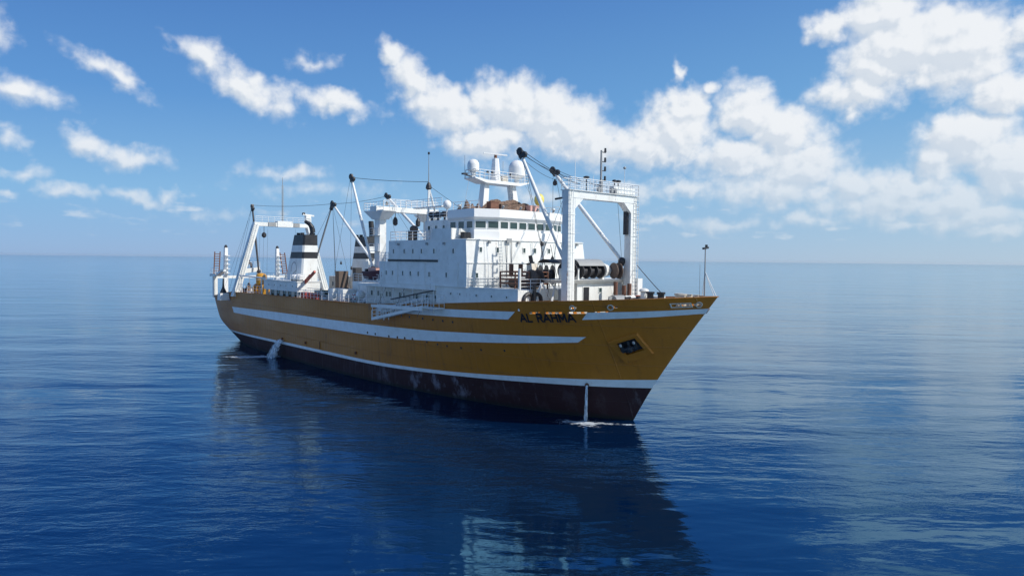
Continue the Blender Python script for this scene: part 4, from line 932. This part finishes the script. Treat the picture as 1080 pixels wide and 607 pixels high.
# ------------------------------------------------------------ fore deck fittings (parts of the ship)
wb_ = MB(); wb_.prism([(-7.4, -2.2), (-5.6, -2.2), (-5.6, 5.9), (-7.4, 5.9)], 10.6, 13.2); whs = wb_.build('winch_house', M['white'], ship)
window(whs, (-5.6, -0.9, 11.9), (1, 0, 0), 0.9, 1.7, name='door', mat='white', gl='black', mull=0.08)
window(whs, (-5.6, 1.3, 12.4), (1, 0, 0), 0.45, 0.45, mat='white')
mb = MB(); mb.prism([(-7.6, -4.6), (-5.2, -4.6), (-5.2, 4.6), (-7.6, 4.6)], 13.2, 13.5, top=[(-7.8, -5.0), (-4.9, -5.0), (-4.9, 5.0), (-7.8, 5.0)]); mb.build('winch_platform', M['white'], ship)
def drum(cx, cy, cz, L, r, n, name='winch_drum', mat='brown', axis=(0, 1, 0)):
    ax = Vector(axis).normalized(); mb = MB(); c = Vector((cx, cy, cz)) - ax * L / 2
    mb.lathe(c, ax, [(0, r * 0.55), (L, r * 0.55)], 16)
    for i in range(n):
        q = c + ax * (L * i / (n - 1)); mb.lathe(q - ax * 0.05, ax, [(0, r * 0.93), (0.0, r), (0.10, r), (0.10, r * 0.93)], 22)
    return mb.build(name, M[mat], ship, smooth=True)
drum(-6.2, 0.3, 14.35, 3.2, 0.74, 4, mat='dark'); drum(-6.3, -2.9, 14.4, 1.2, 0.8, 2, mat='dark'); drum(-5.4, 3.6, 14.4, 0.6, 0.85, 2, mat='brown', axis=(0.3, 1, 0)); drum(-8.6, -5.2, 13.6, 0.9, 0.9, 2)
drum(-9.6, -2.6, 13.9, 1.3, 1.05, 3, mat='dark', axis=(0.6, 1, 0))
for x, y, z in ((-6.2, -1.6, 13.5), (-6.2, 2.2, 13.5), (-6.3, -3.8, 13.5), (-5.4, 4.5, 13.5)): MB().box(x - 0.25, x + 0.25, y - 0.12, y + 0.12, z, z + 1.15).build('drum_bracket', M['white'], ship)
mb = MB(); mb.tube((-6.4, 2.3, 14.4), (-6.4, 3.3, 14.4), 0.85, 0.6, 14); mb.build('gear_case', M['white'], ship)
mb = MB()
for i in range(8):
    a0, a1 = R(20 + i * 18), R(38 + i * 18)
    mb.add([(-6.6 + 1.1 * math.cos(a) * 1.0, y, 14.55 + 1.05 * math.sin(a)) for a in (a0, a1) for y in (-1.9, 2.0)], [(0, 1, 3, 2)])
mb.build('drum_hood', M['grey'], ship)
mb = MB()
for i in range(7):
    a0, a1 = R(40 + i * 14), R(54 + i * 14)
    mb.add([(-6.6 + 1.3 * math.cos(a), y, 14.4 + 1.15 * math.sin(a)) for a in (a0, a1) for y in (-5.9, -3.2)], [(0, 1, 3, 2)])
mb.build('drum_hood', M['dark'], ship)
for x, y, r, h_, mt in ((-3.2, 1.2, 0.75, 1.0, 'grey'), (-3.2, 3.0, 0.65, 1.1, 'white'), (-1.8, 2.0, 0.5, 0.8, 'dark')):
    mb = MB(); mb.tube((x, y - 0.8, 11.35), (x, y + 0.8, 11.35), r * 0.85, n=14); mb.bar((x, y - 0.9, 10.6), (x, y - 0.9, 11.9), 0.9, 0.12, side=(1, 0, 0)); mb.bar((x, y + 0.9, 10.6), (x, y + 0.9, 11.9), 0.9, 0.12, side=(1, 0, 0)); mb.build('anchor_windlass', M[mt], ship)
for x, y, h_ in ((-3.9, 3.1, 2.2), (-3.6, 3.6, 2.4), (-4.2, 2.1, 2.6)): MB().tube((x, y, 10.7), (x, y, 10.7 + h_), 0.22, n=10).build('capstan_column', M['rust'], ship)
MB().box(-2.4, -1.2, 0.2, 1.6, 10.8, 11.5).build('deck_locker', M['maroon'], ship); MB().box(-0.4, 0.9, 2.4, 3.6, 10.8, 12.0).build('deck_locker', M['white'], ship); MB().box(-3.0, -1.6, 3.8, 5.2, 10.6, 11.9).build('deck_locker', M['red'], ship)
# ventilator, bollards and roller pedestals in the bow
mb = MB(); mb.tube((-0.9, 2.5, 10.8), (-0.9, 2.5, 12.5), 0.34, n=12); mb.lathe((-0.9, 2.5, 12.4), (0, 0, 1), [(0, 0.4), (0.08, 0.52), (0.25, 0.42), (0.35, 0.15)], 14); mb.build('mushroom_vent', M['white'], ship)
for x, y in ((0.1, 2.2), (1.3, 2.3), (3.6, 1.9), (4.4, 1.4)):
    mb = MB(); mb.tube((x, y, 11.1), (x, y, 12.4), 0.32, n=10); mb.tube((x, y, 12.25), (x, y, 12.45), 0.42, n=10); mb.build('bollard', M['black' if x < 3 else 'cream'], ship)
for x, y in ((5.2, 1.3), (6.1, 1.0), (5.6, -0.4), (6.9, 0.6)): MB().lathe((x, y, 11.4), (0, 0, 1), [(0, 0.3), (0.9, 0.25), (1.05, 0.3)], 10).build('roller_pedestal', M['cream'], ship)
cable((-3.9, 5.2, 15.0), (1.3, 2.3, 12.4), 0.05, 0.04)
# jackstaff with its lamp board
mb = MB(); mb.tube((7.55, 0, 11.6), (7.55, 0, 16.6), 0.07, 0.05, 8); mb.build('jackstaff', M['grey'], ship)
mb = MB(); mb.bar((7.55, -0.35, 16.6), (7.55, 0.4, 16.7), 0.2, 0.16); mb.tube((7.55, 0.15, 16.6), (7.55, 0.15, 16.95), 0.12, n=8); mb.build('jackstaff_lamp', M['dark'], ship)
MB().tube((7.2, -0.25, 12.0), (7.2, -0.25, 15.2), 0.018, n=5).build('jackstaff_ladder', M['grey'], ship)
for p in ((8.7, 0.1, 12.4), (8.2, 0.5, 12.4), (6.9, 0.7, 12.4)): MB().tube((7.55, 0, 14.6), p, 0.03, n=5).build('jackstaff_stay', M['white'], ship)
for side in (-1, 1):
    for k in range(10):
        pass
    for k in range(22):
        X = -7 + k * 0.7; zd, zs = z_deck(X), z_sheer(X) - 0.08; bd = half_breadth(X, zd) - 0.17; bs = half_breadth(X, zs) - 0.17
        if bd < 0.6: continue
        mb = MB(); mb.add([(X + e, side * q, z) for e in (0, 0.06) for q, z in ((bd, zd), (bd - 0.45, zd), (bs, zs))], [(0, 1, 2), (5, 4, 3), (0, 3, 4, 1), (1, 4, 5, 2), (2, 5, 3, 0)]); mb.build('bulwark_stay', M['hull'], ship)
# rigging frames and gear on the forward house
zf_ = 12.5
fr = MB()
for x in (-13.2, -10.9, -8.8):
    for y in (-5.8, -3.2): fr.tube((x, y, zf_), (x, y, zf_ + 1.7), 0.09, n=6)
for z in (0.5, 0.9, 1.3, 1.7):
    for y in (-5.8, -3.2): fr.tube((-13.2, y, zf_ + z), (-8.8, y, zf_ + z), 0.075, n=6)
    for x in (-13.2, -8.8): fr.tube((x, -5.8, zf_ + z), (x, -3.2, zf_ + z), 0.075, n=6)
fr.build('gear_rack', M['rust'], ship)
MB().tube((-12.9, -4.5, 13.0), (-9.1, -4.5, 13.0), 0.5, n=12).build('rope_drum', M['brown'], ship)
for x, y in ((-12.4, -5.0), (-11.6, -4.4)): MB().tube((x, y, zf_ + 1.2), (x, y, zf_ + 2.5), 0.24, n=8).build('vent_pipe', M['rust'], ship)
mb = MB(); mb.prism([(-11.0, -4.4), (-9.6, -4.4), (-9.6, -3.2), (-11.0, -3.2)], 13.0, 15.1, top=[(-10.9, -4.1), (-10.3, -4.1), (-10.3, -3.3), (-10.9, -3.3)]); mb.build('crane_pedestal', M['cream'], ship)
mb = MB(); mb.bar((-10.4, -3.6, 13.6), (-10.9, -3.7, 15.9), 0.3, 0.3); mb.bar((-10.7, -4.4, 15.0), (-10.4, -3.6, 15.2), 0.2, 0.14); mb.build('crane_arm', M['brown'], ship)
MB().tube((-7.62, -8.2, 10.5), (-7.62, -8.2, 14.6), 0.14, n=8).build('side_post', M['white'], ship)
for p, q in (((-7.2, -6.9, 10.3), (-7.6, -5.2, 13.2)), ((-7.2, -3.5, 10.4), (-7.6, -5.2, 13.2)), ((-5.9, -5.7, 10.5), (-7.4, -3.4, 13.4)), ((-5.9, -2.5, 10.5), (-7.4, -4.4, 13.4))):
    MB().bar(p, q, 0.16, 0.16).build('brace', M['white_clean'], ship)
for x, y, r in ((-7.4, -7.2, 0.65), (-7.4, -6.1, 0.6)): MB().torus((x, y, 11.5), (1, 0, 0), r, 0.2, 16, 8).build('hose_reel', M['dark'], ship)
MB().tube((-7.1, -6.7, 10.2), (-7.1, -6.7, 13.0), 0.17, n=8).build('riser_pipe', M['black'], ship)
MB().tube((-6.0, -3.9, 10.5), (-6.0, -3.9, 12.6), 0.42, n=12).build('capstan', M['grey'], ship)
rail_loop([(-7.6, -8.1), (-7.6, 8.0)], 12.5)
# fittings on the accommodation block
for Y in (-6.1, -1.9, 2.1, 5.3, 7.6): MB().box(-14.78, -14.55, Y - 0.13, Y + 0.13, 17.15, 17.45).build('floodlight', M['grey'], ship)
for Y in (-1.2, 5.9): window(t2, (-14.75, Y, 13.55), (1, 0, 0), 0.7, 1.75, mat='white', gl='white', name='door')
for Y, z0, z1 in ((-6.6, 12.6, 15.0), (0.2, 12.6, 17.4), (3.9, 12.6, 17.4), (6.2, 15.0, 17.4)): MB().tube((-14.68, Y, z0), (-14.72, Y, z1), 0.035, n=6).build('front_pipe', M['white'], ship)
for z in (15.05, 17.5):
    MB().box(-14.72 if z < 16 else -14.86, -14.66 if z < 16 else -14.78, -9.1, 8.8, z, z + 0.07).build('deck_edge_bead', M['white'], ship)
for side in (-1, 1):
    MB().box(-31.8, -14.8, side * 9.13 - 0.03, side * 9.13 + 0.03, 12.52, 12.6).build('deck_edge_bead', M['white'], ship)
    for X in (-30.8, -27.8, -22.2, -16.2): MB().tube((X, side * 9.16, 12.6), (X, side * 9.16, 15.05), 0.03, n=5).build('downpipe', M['white'], ship)
    for X in (-27.6, -21.8, -18.6): MB().box(X - 0.12, X + 0.12, side * 9.2 - 0.1, side * 9.2 + 0.1, 17.0, 17.25).build('side_lamp', M['grey'], ship)
    window(t2, (-27.8 + 0.0, side * 9.1, 13.5), (0, side, 0), 0.1, 0.1, mat='white', name='vent_grille', gl='black')
for Y in (-3.9, -1.3, 1.3, 3.9): MB().tube((-15.2, Y, 20.93), (-14.95, Y, 21.25), 0.09, 0.13, 8).build('floodlight', M['grey'], ship)
for X, Y in ((-16.8, 5.6), (-20.2, 5.8), (-20.3, -5.8)): MB().lathe((X, Y, 20.9), (0, 0, 1), [(0, 0.12), (0.5, 0.12), (0.5, 0.24), (0.7, 0.2)], 10).build('vent_head', M['white'], ship)
# clutter of the working deck aft
random.seed(11)
for i in range(24):
    X = random.uniform(-57, -39); Y = random.uniform(-8.0, -6.5); h_ = random.uniform(1.1, 2.3)
    mb = MB(); z0 = z_deck(X) - 0.1; k = random.random()
    if k < 0.4: mb.tube((X, Y, z0), (X, Y, z0 + h_), random.uniform(0.08, 0.22), n=8); nm = 'deck_pipe'
    elif k < 0.7: mb.box(X - 0.4, X + 0.4, Y - 0.3, Y + 0.3, z0, z0 + h_ * 0.7); mb.box(X - 0.45, X + 0.45, Y - 0.35, Y + 0.35, z0 + h_ * 0.7, z0 + h_ * 0.75); nm = 'deck_locker'
    else: mb.lathe((X, Y, z0), (0, 0, 1), [(0, 0.25), (h_ * 0.7, 0.25), (h_ * 0.75, 0.45), (h_ * 0.9, 0.3)], 10); nm = 'mushroom_vent'
    mb.build(nm, M[random.choice(['white', 'white', 'white_clean', 'dark', 'grey', 'cream'])], ship)
for i in range(14):
    X = random.uniform(-80, -69.5); Y = random.uniform(-7.8, 6.5); h_ = random.uniform(1.0, 2.6); z0 = z_deck(X)
    mb = MB(); k = random.random()
    if k < 0.5: mb.tube((X, Y, z0), (X, Y, z0 + h_), random.uniform(0.1, 0.3), n=8); nm = 'deck_pipe'
    else: mb.box(X - 0.5, X + 0.5, Y - 0.5, Y + 0.5, z0, z0 + h_ * 0.8); nm = 'deck_locker'
    mb.build(nm, M[random.choice(['white', 'white_clean', 'cream', 'grey', 'ochre'])], ship)
mb = MB(); mb.box(-79.5, -70.0, -5.0, -2.0, 8.6, 9.8); mb.tube((-78, -4.4, 10.5), (-71, -4.4, 10.5), 0.7, n=14)
mb.build('trawl_winch', M['cream'], ship)
for y in (-7.9,): drum(-74.5, y + 1.2, 10.0, 2.4, 0.9, 3, mat='ochre', axis=(1, 0.2, 0))
rail_loop([(-79.5, -8.6), (-69.0, -8.7)], 9.1, h=1.6); rail_loop([(-55.8, -8.75), (-47.0, -8.75), (-38.0, -8.75)], 9.45, h=1.25, step=1.1)
rail_loop([(-55.8, -7.2), (-51.0, -7.2)], 9.0, h=1.9, step=0.6)
for X in (-55.2, -54.0, -52.8, -51.6): MB().box(X - 0.35, X + 0.35, -7.9, -7.5, 8.9, 10.3).build('fire_box', M['red'], ship)
for X in (-46.4, -43.5): MB().box(X - 0.5, X + 0.9, -8.3, -6.4, 9.0, 11.2).build('deck_cabin', M['white'], ship)
for X in (-79.0, -70.3): MB().tube((X, -8.3, 9.0), (X, -8.3, 12.0), 0.13, n=8).build('deck_post', M['white'], ship)
mb = MB(); mb.bar((-80, -8.2, 12.2), (-69, -8.2, 12.0), 0.3, 0.22); mb.build('overhead_rail', M['white'], ship)

# accommodation ladder rigged along the starboard side
def ramp_(name, p, q, w, hrail, steps):
    p = Vector(p); q = Vector(q); mb = MB(); mb.bar(p, q, w, 0.16, 0, side=(0, 0, 1)); d = (q - p).normalized(); s_ = Vector((0, 1, 0)) * (w / 2)
    for sg in (-1, 1): mb.bar(p + s_ * sg, q + s_ * sg, 0.07, 0.34)
    o = mb.build(name, M['white'], ship); n = steps
    r_ = MB()
    for sg in (-1, 1):
        for i in range(n + 1):
            c = p.lerp(q, i / n) + s_ * sg; r_.tube(c, c + Vector((0, 0, hrail)), 0.035, n=5)
        r_.tube(p + s_ * sg + Vector((0, 0, hrail)), q + s_ * sg + Vector((0, 0, hrail)), 0.04, n=5)
        r_.tube(p + s_ * sg + Vector((0, 0, hrail * .5)), q + s_ * sg + Vector((0, 0, hrail * .5)), 0.03, n=5)
    r_.build('handrail', M['white_clean'], o); return o
ramp_('ladder_bridge', (-31.6, -10.0, 9.75), (-20.8, -10.0, 9.95), 0.85, 0.05, 5)
ramp_('accommodation_ladder', (-31.6, -10.0, 8.15), (-20.9, -10.0, 10.2), 0.75, 1.0, 10)
mb = MB()
for X in (-31.5, -30.2, -28.9): mb.tube((X, -10.3, 8.2), (X, -10.3, 9.8), 0.05, n=6); mb.tube((X, -9.65, 8.2), (X, -9.65, 9.8), 0.05, n=6)
mb.build('ladder_hanger', M['white'], ship)
mb = MB(); mb.box(-20.9, -18.6, -10.5, -9.05, 10.1, 10.2); mb.build('ladder_platform', M['white'], ship)
rail_loop([(-20.8, -10.45), (-18.6, -10.45), (-18.6, -9.1)], 10.2, h=1.4, step=0.6, name='platform_rail')
mb = MB(); mb.bar((-29.0, -9.3, 10.6), (-20.0, -9.6, 12.0), 0.10, 0.14); mb.build('ladder_davit', M['dark'], ship)
for X in (-31.0, -27.0, -22.0): cable((X, -10.3, 9.0), (X + 0.6, -9.1, 12.0), 0, 0.02)

# ------------------------------------------------------------ things of their own that the ship carries
# rescue boat on its cradle
boat = empty('rescue_boat', -38.9, -5.2, 12.3)
tag(boat, 'small maroon rescue boat in its cradle just aft of the white accommodation block', 'boat')
st = []
for i in range(13):
    u = i / 12; x = -2.6 + 5.2 * u; b_ = 0.95 * (1 - abs(2 * max(0, u - 0.35) / 1.3) ** 2.2) if u > .35 else 0.95 * (0.82 + 0.18 * u / .35)
    k_ = 0.15 + 0.55 * max(0, u - 0.55) ** 1.5 * 2; sh = 1.25 + 0.35 * u * u
    st.append([(x, -b_, sh), (x, -b_ * 0.95, sh * 0.62 + k_ * .3), (x, -b_ * 0.5, k_ + 0.12), (x, 0, k_), (x, b_ * 0.5, k_ + 0.12), (x, b_ * 0.95, sh * 0.62 + k_ * .3), (x, b_, sh)])
mb = MB(); vs = [p for r_ in st for p in r_]; mb.add(vs, [(i * 7 + j, (i + 1) * 7 + j, (i + 1) * 7 + j + 1, i * 7 + j + 1) for i in range(12) for j in range(6)]); mb.add(st[0], [(0, 1, 2, 3, 4, 5, 6)]); mb.build('boat_hull', M['maroon'], boat, smooth=True)
mb = MB()
for i in range(12):
    for j in (0, 6): mb.bar(st[i][j], st[i + 1][j], 0.22, 0.26)
mb.build('gunwale_collar', M['maroon'], boat)
MB().box(-1.4, 0.6, -0.6, 0.6, 1.2, 1.9).build('console', M['pink'], boat)
MB().box(-2.9, -2.5, -0.25, 0.25, 0.8, 1.7).build('outboard_motor', M['black'], boat)
mb = MB()
for x in (-1.6, 1.4): mb.box(x - 0.12, x + 0.12, -0.9, 0.9, 0, 0.45)
mb.box(-2.2, 2.2, -0.9, -0.75, 0.0, 0.2); mb.build('cradle', M['white_clean'], boat)
# inflatable liferaft canisters on the roof abreast the starboard funnel
def canister(X, Y, Z, lab, rz=0):
    o = empty('liferaft_canister', X, Y, Z, rz); tag(o, lab, 'liferaft', 'liferaft canisters by the starboard funnel')
    mb = MB(); mb.lathe((-0.75, 0, 0.55), (1, 0, 0), [(0, 0.15), (0.05, 0.33), (0.2, 0.43), (0.72, 0.43), (0.73, 0.47), (0.77, 0.47), (0.78, 0.43), (1.3, 0.43), (1.45, 0.33), (1.5, 0.15)], 18); mb.build('shell', M['white_clean'], o, smooth=True)
    mb = MB(); mb.box(-0.5, -0.38, -0.4, 0.4, 0, 0.2); mb.box(0.38, 0.5, -0.4, 0.4, 0, 0.2); mb.build('cradle', M['grey'], o)
canister(-58.6, -7.9, 11.88, 'aft white liferaft canister on the roof below the starboard funnel')
canister(-56.8, -7.9, 11.88, 'forward white liferaft canister, at the roof corner below the starboard funnel')
# nets and gear heaped on the wheelhouse roof
def heap(name, X, Y, Z, sx, sy, sz, lab, cat, seed, mat='net', group=None):
    random.seed(seed); nx, ny = 22, 22; mb = MB(); vs = []
    ph_ = [(random.uniform(0, 6), random.uniform(1.5, 5), random.uniform(1.5, 5)) for _ in range(6)]
    for i in range(nx + 1):
        for j in range(ny + 1):
            a = 2 * i / nx - 1; b = 2 * j / ny - 1; e = max(0, 1 - abs(a) ** 3) * max(0, 1 - abs(b) ** 3)
            hh_ = 0.55 + 0.16 * sum(math.sin(p + a * f * 1.8 + b * g_ * 1.8) for p, f, g_ in ph_)
            vs.append((a * sx / 2, b * sy / 2, max(0, sz * e * hh_ + (random.uniform(-0.06, 0.06) if e > 0.1 else 0))))
    fs = [(i * (ny + 1) + j, (i + 1) * (ny + 1) + j, (i + 1) * (ny + 1) + j + 1, i * (ny + 1) + j + 1) for i in range(nx) for j in range(ny)]
    mb.add(vs, fs); o = mb.build(name, M[mat]); stand(o, X, Y, Z); tag(o, lab, cat, group); return o
heap('net_heap', -19.0, 0.4, 20.9, 2.6, 9.0, 1.75, 'brown heap of trawl netting on the wheelhouse roof under the radar mast', 'fishing net', 3)
heap('net_heap', -19.4, -5.0, 20.9, 2.4, 2.6, 1.1, 'smaller dark heap of netting at the starboard end of the wheelhouse roof', 'fishing net', 5)
def crate(X, Y, Z, a, b, c, mat, lab):
    o = empty('gear_box', X, Y, Z, random.uniform(-8, 8)); tag(o, lab, 'box', 'gear boxes on the wheelhouse roof')
    MB().box(-a / 2, a / 2, -b / 2, b / 2, 0, c - 0.09).build('box_body', M[mat], o); MB().box(-a / 2 - 0.03, a / 2 + 0.03, -b / 2 - 0.03, b / 2 + 0.03, c - 0.09, c).build('lid', M[mat], o)
crate(-17.6, -3.2, 20.9, 0.8, 1.1, 1.0, 'rust', 'rusty gear box beside the starboard leg of the radar mast')
crate(-17.7, -1.7, 20.9, 0.8, 0.9, 0.8, 'brown', 'brown gear box between the two legs of the radar mast')
crate(-17.6, 2.9, 20.9, 0.9, 1.3, 0.9, 'pink', 'faded pink gear box beside the port leg of the radar mast')
# yellow ball buoy
o = empty('ball_buoy', -18.2, 4.6, 20.9); tag(o, 'pale yellow ball buoy on the wheelhouse roof under the large radome', 'buoy')
mb = MB(); mb.ball((0, 0, 1.75), 0.6, 1.25, 18); mb.build('float_body', M['yellow'], o, smooth=True); MB().tube((0, 0, 0), (0, 0, 1.2), 0.06).build('stand', M['grey'], o)
# white float hanging from its dark bridle by the stern
o = empty('fender_block', -84.3, -9.6, 8.2); tag(o, 'white block fender hanging on a dark bridle at the starboard quarter', 'fender')
mb = MB(); mb.prism([(-0.75, -0.8), (0.75, -0.8), (0.75, 0.8), (-0.75, 0.8)], -0.5, 0.75, top=[(-0.7, -0.75), (0.7, -0.75), (0.7, 0.75), (-0.7, 0.75)]); mb.build('block', M['white_clean'], o)
mb = MB(); mb.lathe((0, 0, 0.76), (0, 0, 1), [(0, 0.6), (0.25, 0.55), (0.9, 0.25), (1.2, 0.18), (2.6, 0.10)], 8); mb.build('bridle', M['black'], o)
# ochre float drum by the trawl gantry
o = empty('net_float', -74.6, -6.6, 11.6); tag(o, 'large ochre drum float hung beside the starboard leg of the stern gantry', 'float')
mb = MB(); mb.lathe((0, 0, -1.1), (0, 0, 1), [(0, 0.4), (0.25, 0.78), (0.5, 0.85), (1.8, 0.85), (2.0, 0.75), (2.2, 0.4)], 16); mb.build('drum', M['ochre'], o, smooth=True)
mb = MB(); mb.torus((0, 0, 0), (0, 0, 1), 0.87, 0.06, 18, 6); mb.tube((0, 0, 1.0), (0, 0, 1.7), 0.05); mb.build('lashing', M['cream'], o)
heap('net_heap', -84.0, -6.0, 8.8, 5.0, 4.0, 2.4, 'ochre and brown netting piled at the foot of the starboard leg of the stern gantry', 'fishing net', 9, 'net')
heap('net_heap', -50.5, -5.4, 8.8, 3.4, 2.2, 2.2, 'dark green net heap on the working deck between funnels and accommodation', 'fishing net', 12, 'green')
# life rings on the rails
def ring_buoy(X, Y, Z, lab, axis=(0, 1, 0)):
    o = empty('life_ring', X, Y, Z); tag(o, lab, 'life ring', 'life rings on the starboard rail')
    MB().torus((0, 0, 0), axis, 0.32, 0.085, 22, 8).build('ring', M['white_clean'], o, smooth=True)
    mb = MB()
    for k in range(4):
        a = math.pi / 2 * k + 0.7; mb.tube((0.24 * math.cos(a), 0, 0.24 * math.sin(a)), (0.42 * math.cos(a), 0, 0.42 * math.sin(a)), 0.10, n=8)
    mb.build('band', M['red'], o)
ring_buoy(-38.6, -8.9, 10.45, 'white life ring on the rail at the aft end of the open gallery')
mb = MB(); mb.ball((0, 0, 0.7), 0.62, 0.95, 16); o = mb.build('fender_ball', M['white_clean'], smooth=True); stand(o, -37.9, -8.3, 10.0); tag(o, 'white ball fender on the gallery rail aft of the accommodation ladder', 'fender')

# ------------------------------------------------------------ water running overboard, foam
def foam_mat(name, scale, thr, op):
    m_, t_, b, oc = new_mat(name)
    n1 = t_.noise(t_.mapping(oc, (0, 0, 0), (0, 0, 0), (scale, scale * 1.8, scale)), 1.0, 6, 0.68)
    t_.put(b.inputs['Base Color'], (0.70, 0.76, 0.80, 1)); t_.put(b.inputs['Roughness'], 0.6)
    ed = t_.sep(t_.node('ShaderNodeTexCoord').outputs['UV'])[0]
    t_.put(b.inputs['Alpha'], t_.math('MULTIPLY', t_.ramp(t_.math('ADD', n1, t_.math('MULTIPLY', t_.math('SUBTRACT', ed, 0.5), 0.5)), thr, thr + 0.14, 0, 1, True), op))
    return m_
def foam_patch(name, cx, cy, rx, ry, rot, lab, mat, seed, nr=10, na=40):
    """irregular sheet on the water; the u coordinate runs from 1 in the middle to 0 on the rim"""
    random.seed(seed); ph_ = [random.uniform(0, 6.28) for _ in range(5)]
    me = bpy.data.meshes.new(name); vs = [(0, 0, 0.02)]; us = [1.0]
    for k in range(1, nr + 1):
        for i in range(na):
            a = 2 * math.pi * i / na; r_ = 1 + 0.14 * sum(math.sin((j + 2) * a + ph_[j]) for j in range(5)); q = k / nr
            x = rx * q * r_ * math.cos(a); y = ry * q * r_ * math.sin(a)
            vs.append((x, y, 0.02 + 0.035 * math.exp(-3 * q) * (1 + math.sin(6 * a + 9 * q)))); us.append(1 - q)
    fs = [(0, 1 + i, 1 + (i + 1) % na) for i in range(na)] + [(1 + (k - 1) * na + i, 1 + k * na + i, 1 + k * na + (i + 1) % na, 1 + (k - 1) * na + (i + 1) % na) for k in range(1, nr) for i in range(na)]
    me.from_pydata(vs, [], fs); uv = me.uv_layers.new(name='UV')
    for l in me.loops: uv.data[l.index].uv = (us[l.vertex_index], 0)
    me.materials.append(mat); o = bpy.data.objects.new(name, me); C.objects.link(o); stand(o, cx, cy, 0.0, rot); tag(o, lab, 'foam', None, 'stuff'); return o
fm1 = foam_mat('foam_soft', 1.5, 0.40, 0.65); fm2 = foam_mat('foam_broken', 1.3, 0.50, 0.65)
foam_patch('foam', -2.4, -4.6, 5.0, 2.1, 32, 'thin white foam where the bow outlet splashes into the sea', fm2, 2)
foam_patch('foam', -64.0, -12.0, 5.8, 2.0, 58, 'pale streak of foam spreading from the outlet near the stern', fm1, 4)
foam_patch('foam', -62.3, -9.9, 1.6, 1.2, 0, 'churned white water right under the stern outlet', fm2, 6)
foam_patch('foam', 0.8, -1.8, 1.3, 0.45, 50, 'small bright ripple of foam beside the stem', fm2, 8)
def jet(name, X, z, reach, w0, w1, lab, seed, drift=0.0):
    m_, t_, b, oc = new_mat('falling_water_' + str(seed)); n1 = t_.noise(t_.mapping(oc, (seed, 0, 0), (0, 0, 0), (5, 5, 1.2)), 1.0, 4, 0.6)
    t_.put(b.inputs['Base Color'], (0.72, 0.80, 0.86, 1)); t_.put(b.inputs['Roughness'], 0.3); t_.put(b.inputs['Alpha'], t_.math('MULTIPLY', t_.ramp(n1, 0.36, 0.62, 0.05, 0.95), t_.ramp(t_.node('ShaderNodeLayerWeight').outputs['Facing'], 0.35, 0.95, 1.0, 0.0)))
    p, nrm = on_hull(X, z, 0.12); mb = MB(); n_ = 14; k_ = 10; vs = []
    for i in range(n_ + 1):
        q = i / n_; c = p + Vector((nrm.x, nrm.y, 0)) * (reach * math.sqrt(q + 0.001)) * 0.9 + Vector((drift * q, 0, 0)); c.z = z * (1 - q)
        for j in range(k_):
            a = 2 * math.pi * j / k_; w_ = w0 + (w1 - w0) * q; vs.append(c + Vector((math.cos(a) * w_ * (1 + 0.15 * math.sin(i * 1.7 + j)), math.sin(a) * w_ * 0.5, 0)))
    mb.add(vs, [(i * k_ + j, (i + 1) * k_ + j, (i + 1) * k_ + (j + 1) % k_, i * k_ + (j + 1) % k_) for i in range(n_) for j in range(k_)])
    o = mb.build(name, m_, smooth=True); o.matrix_world = SM; tag(o, lab, 'water stream', None, 'stuff')
jet('water_stream', -60.6, 2.85, 1.3, 0.85, 1.35, 'broad white stream of cooling water falling from the side near the stern', 1, -1.3)
jet('water_stream', -3.05, 3.4, 0.35, 0.14, 0.22, 'thin white stream of water falling from the bow outlet', 2)
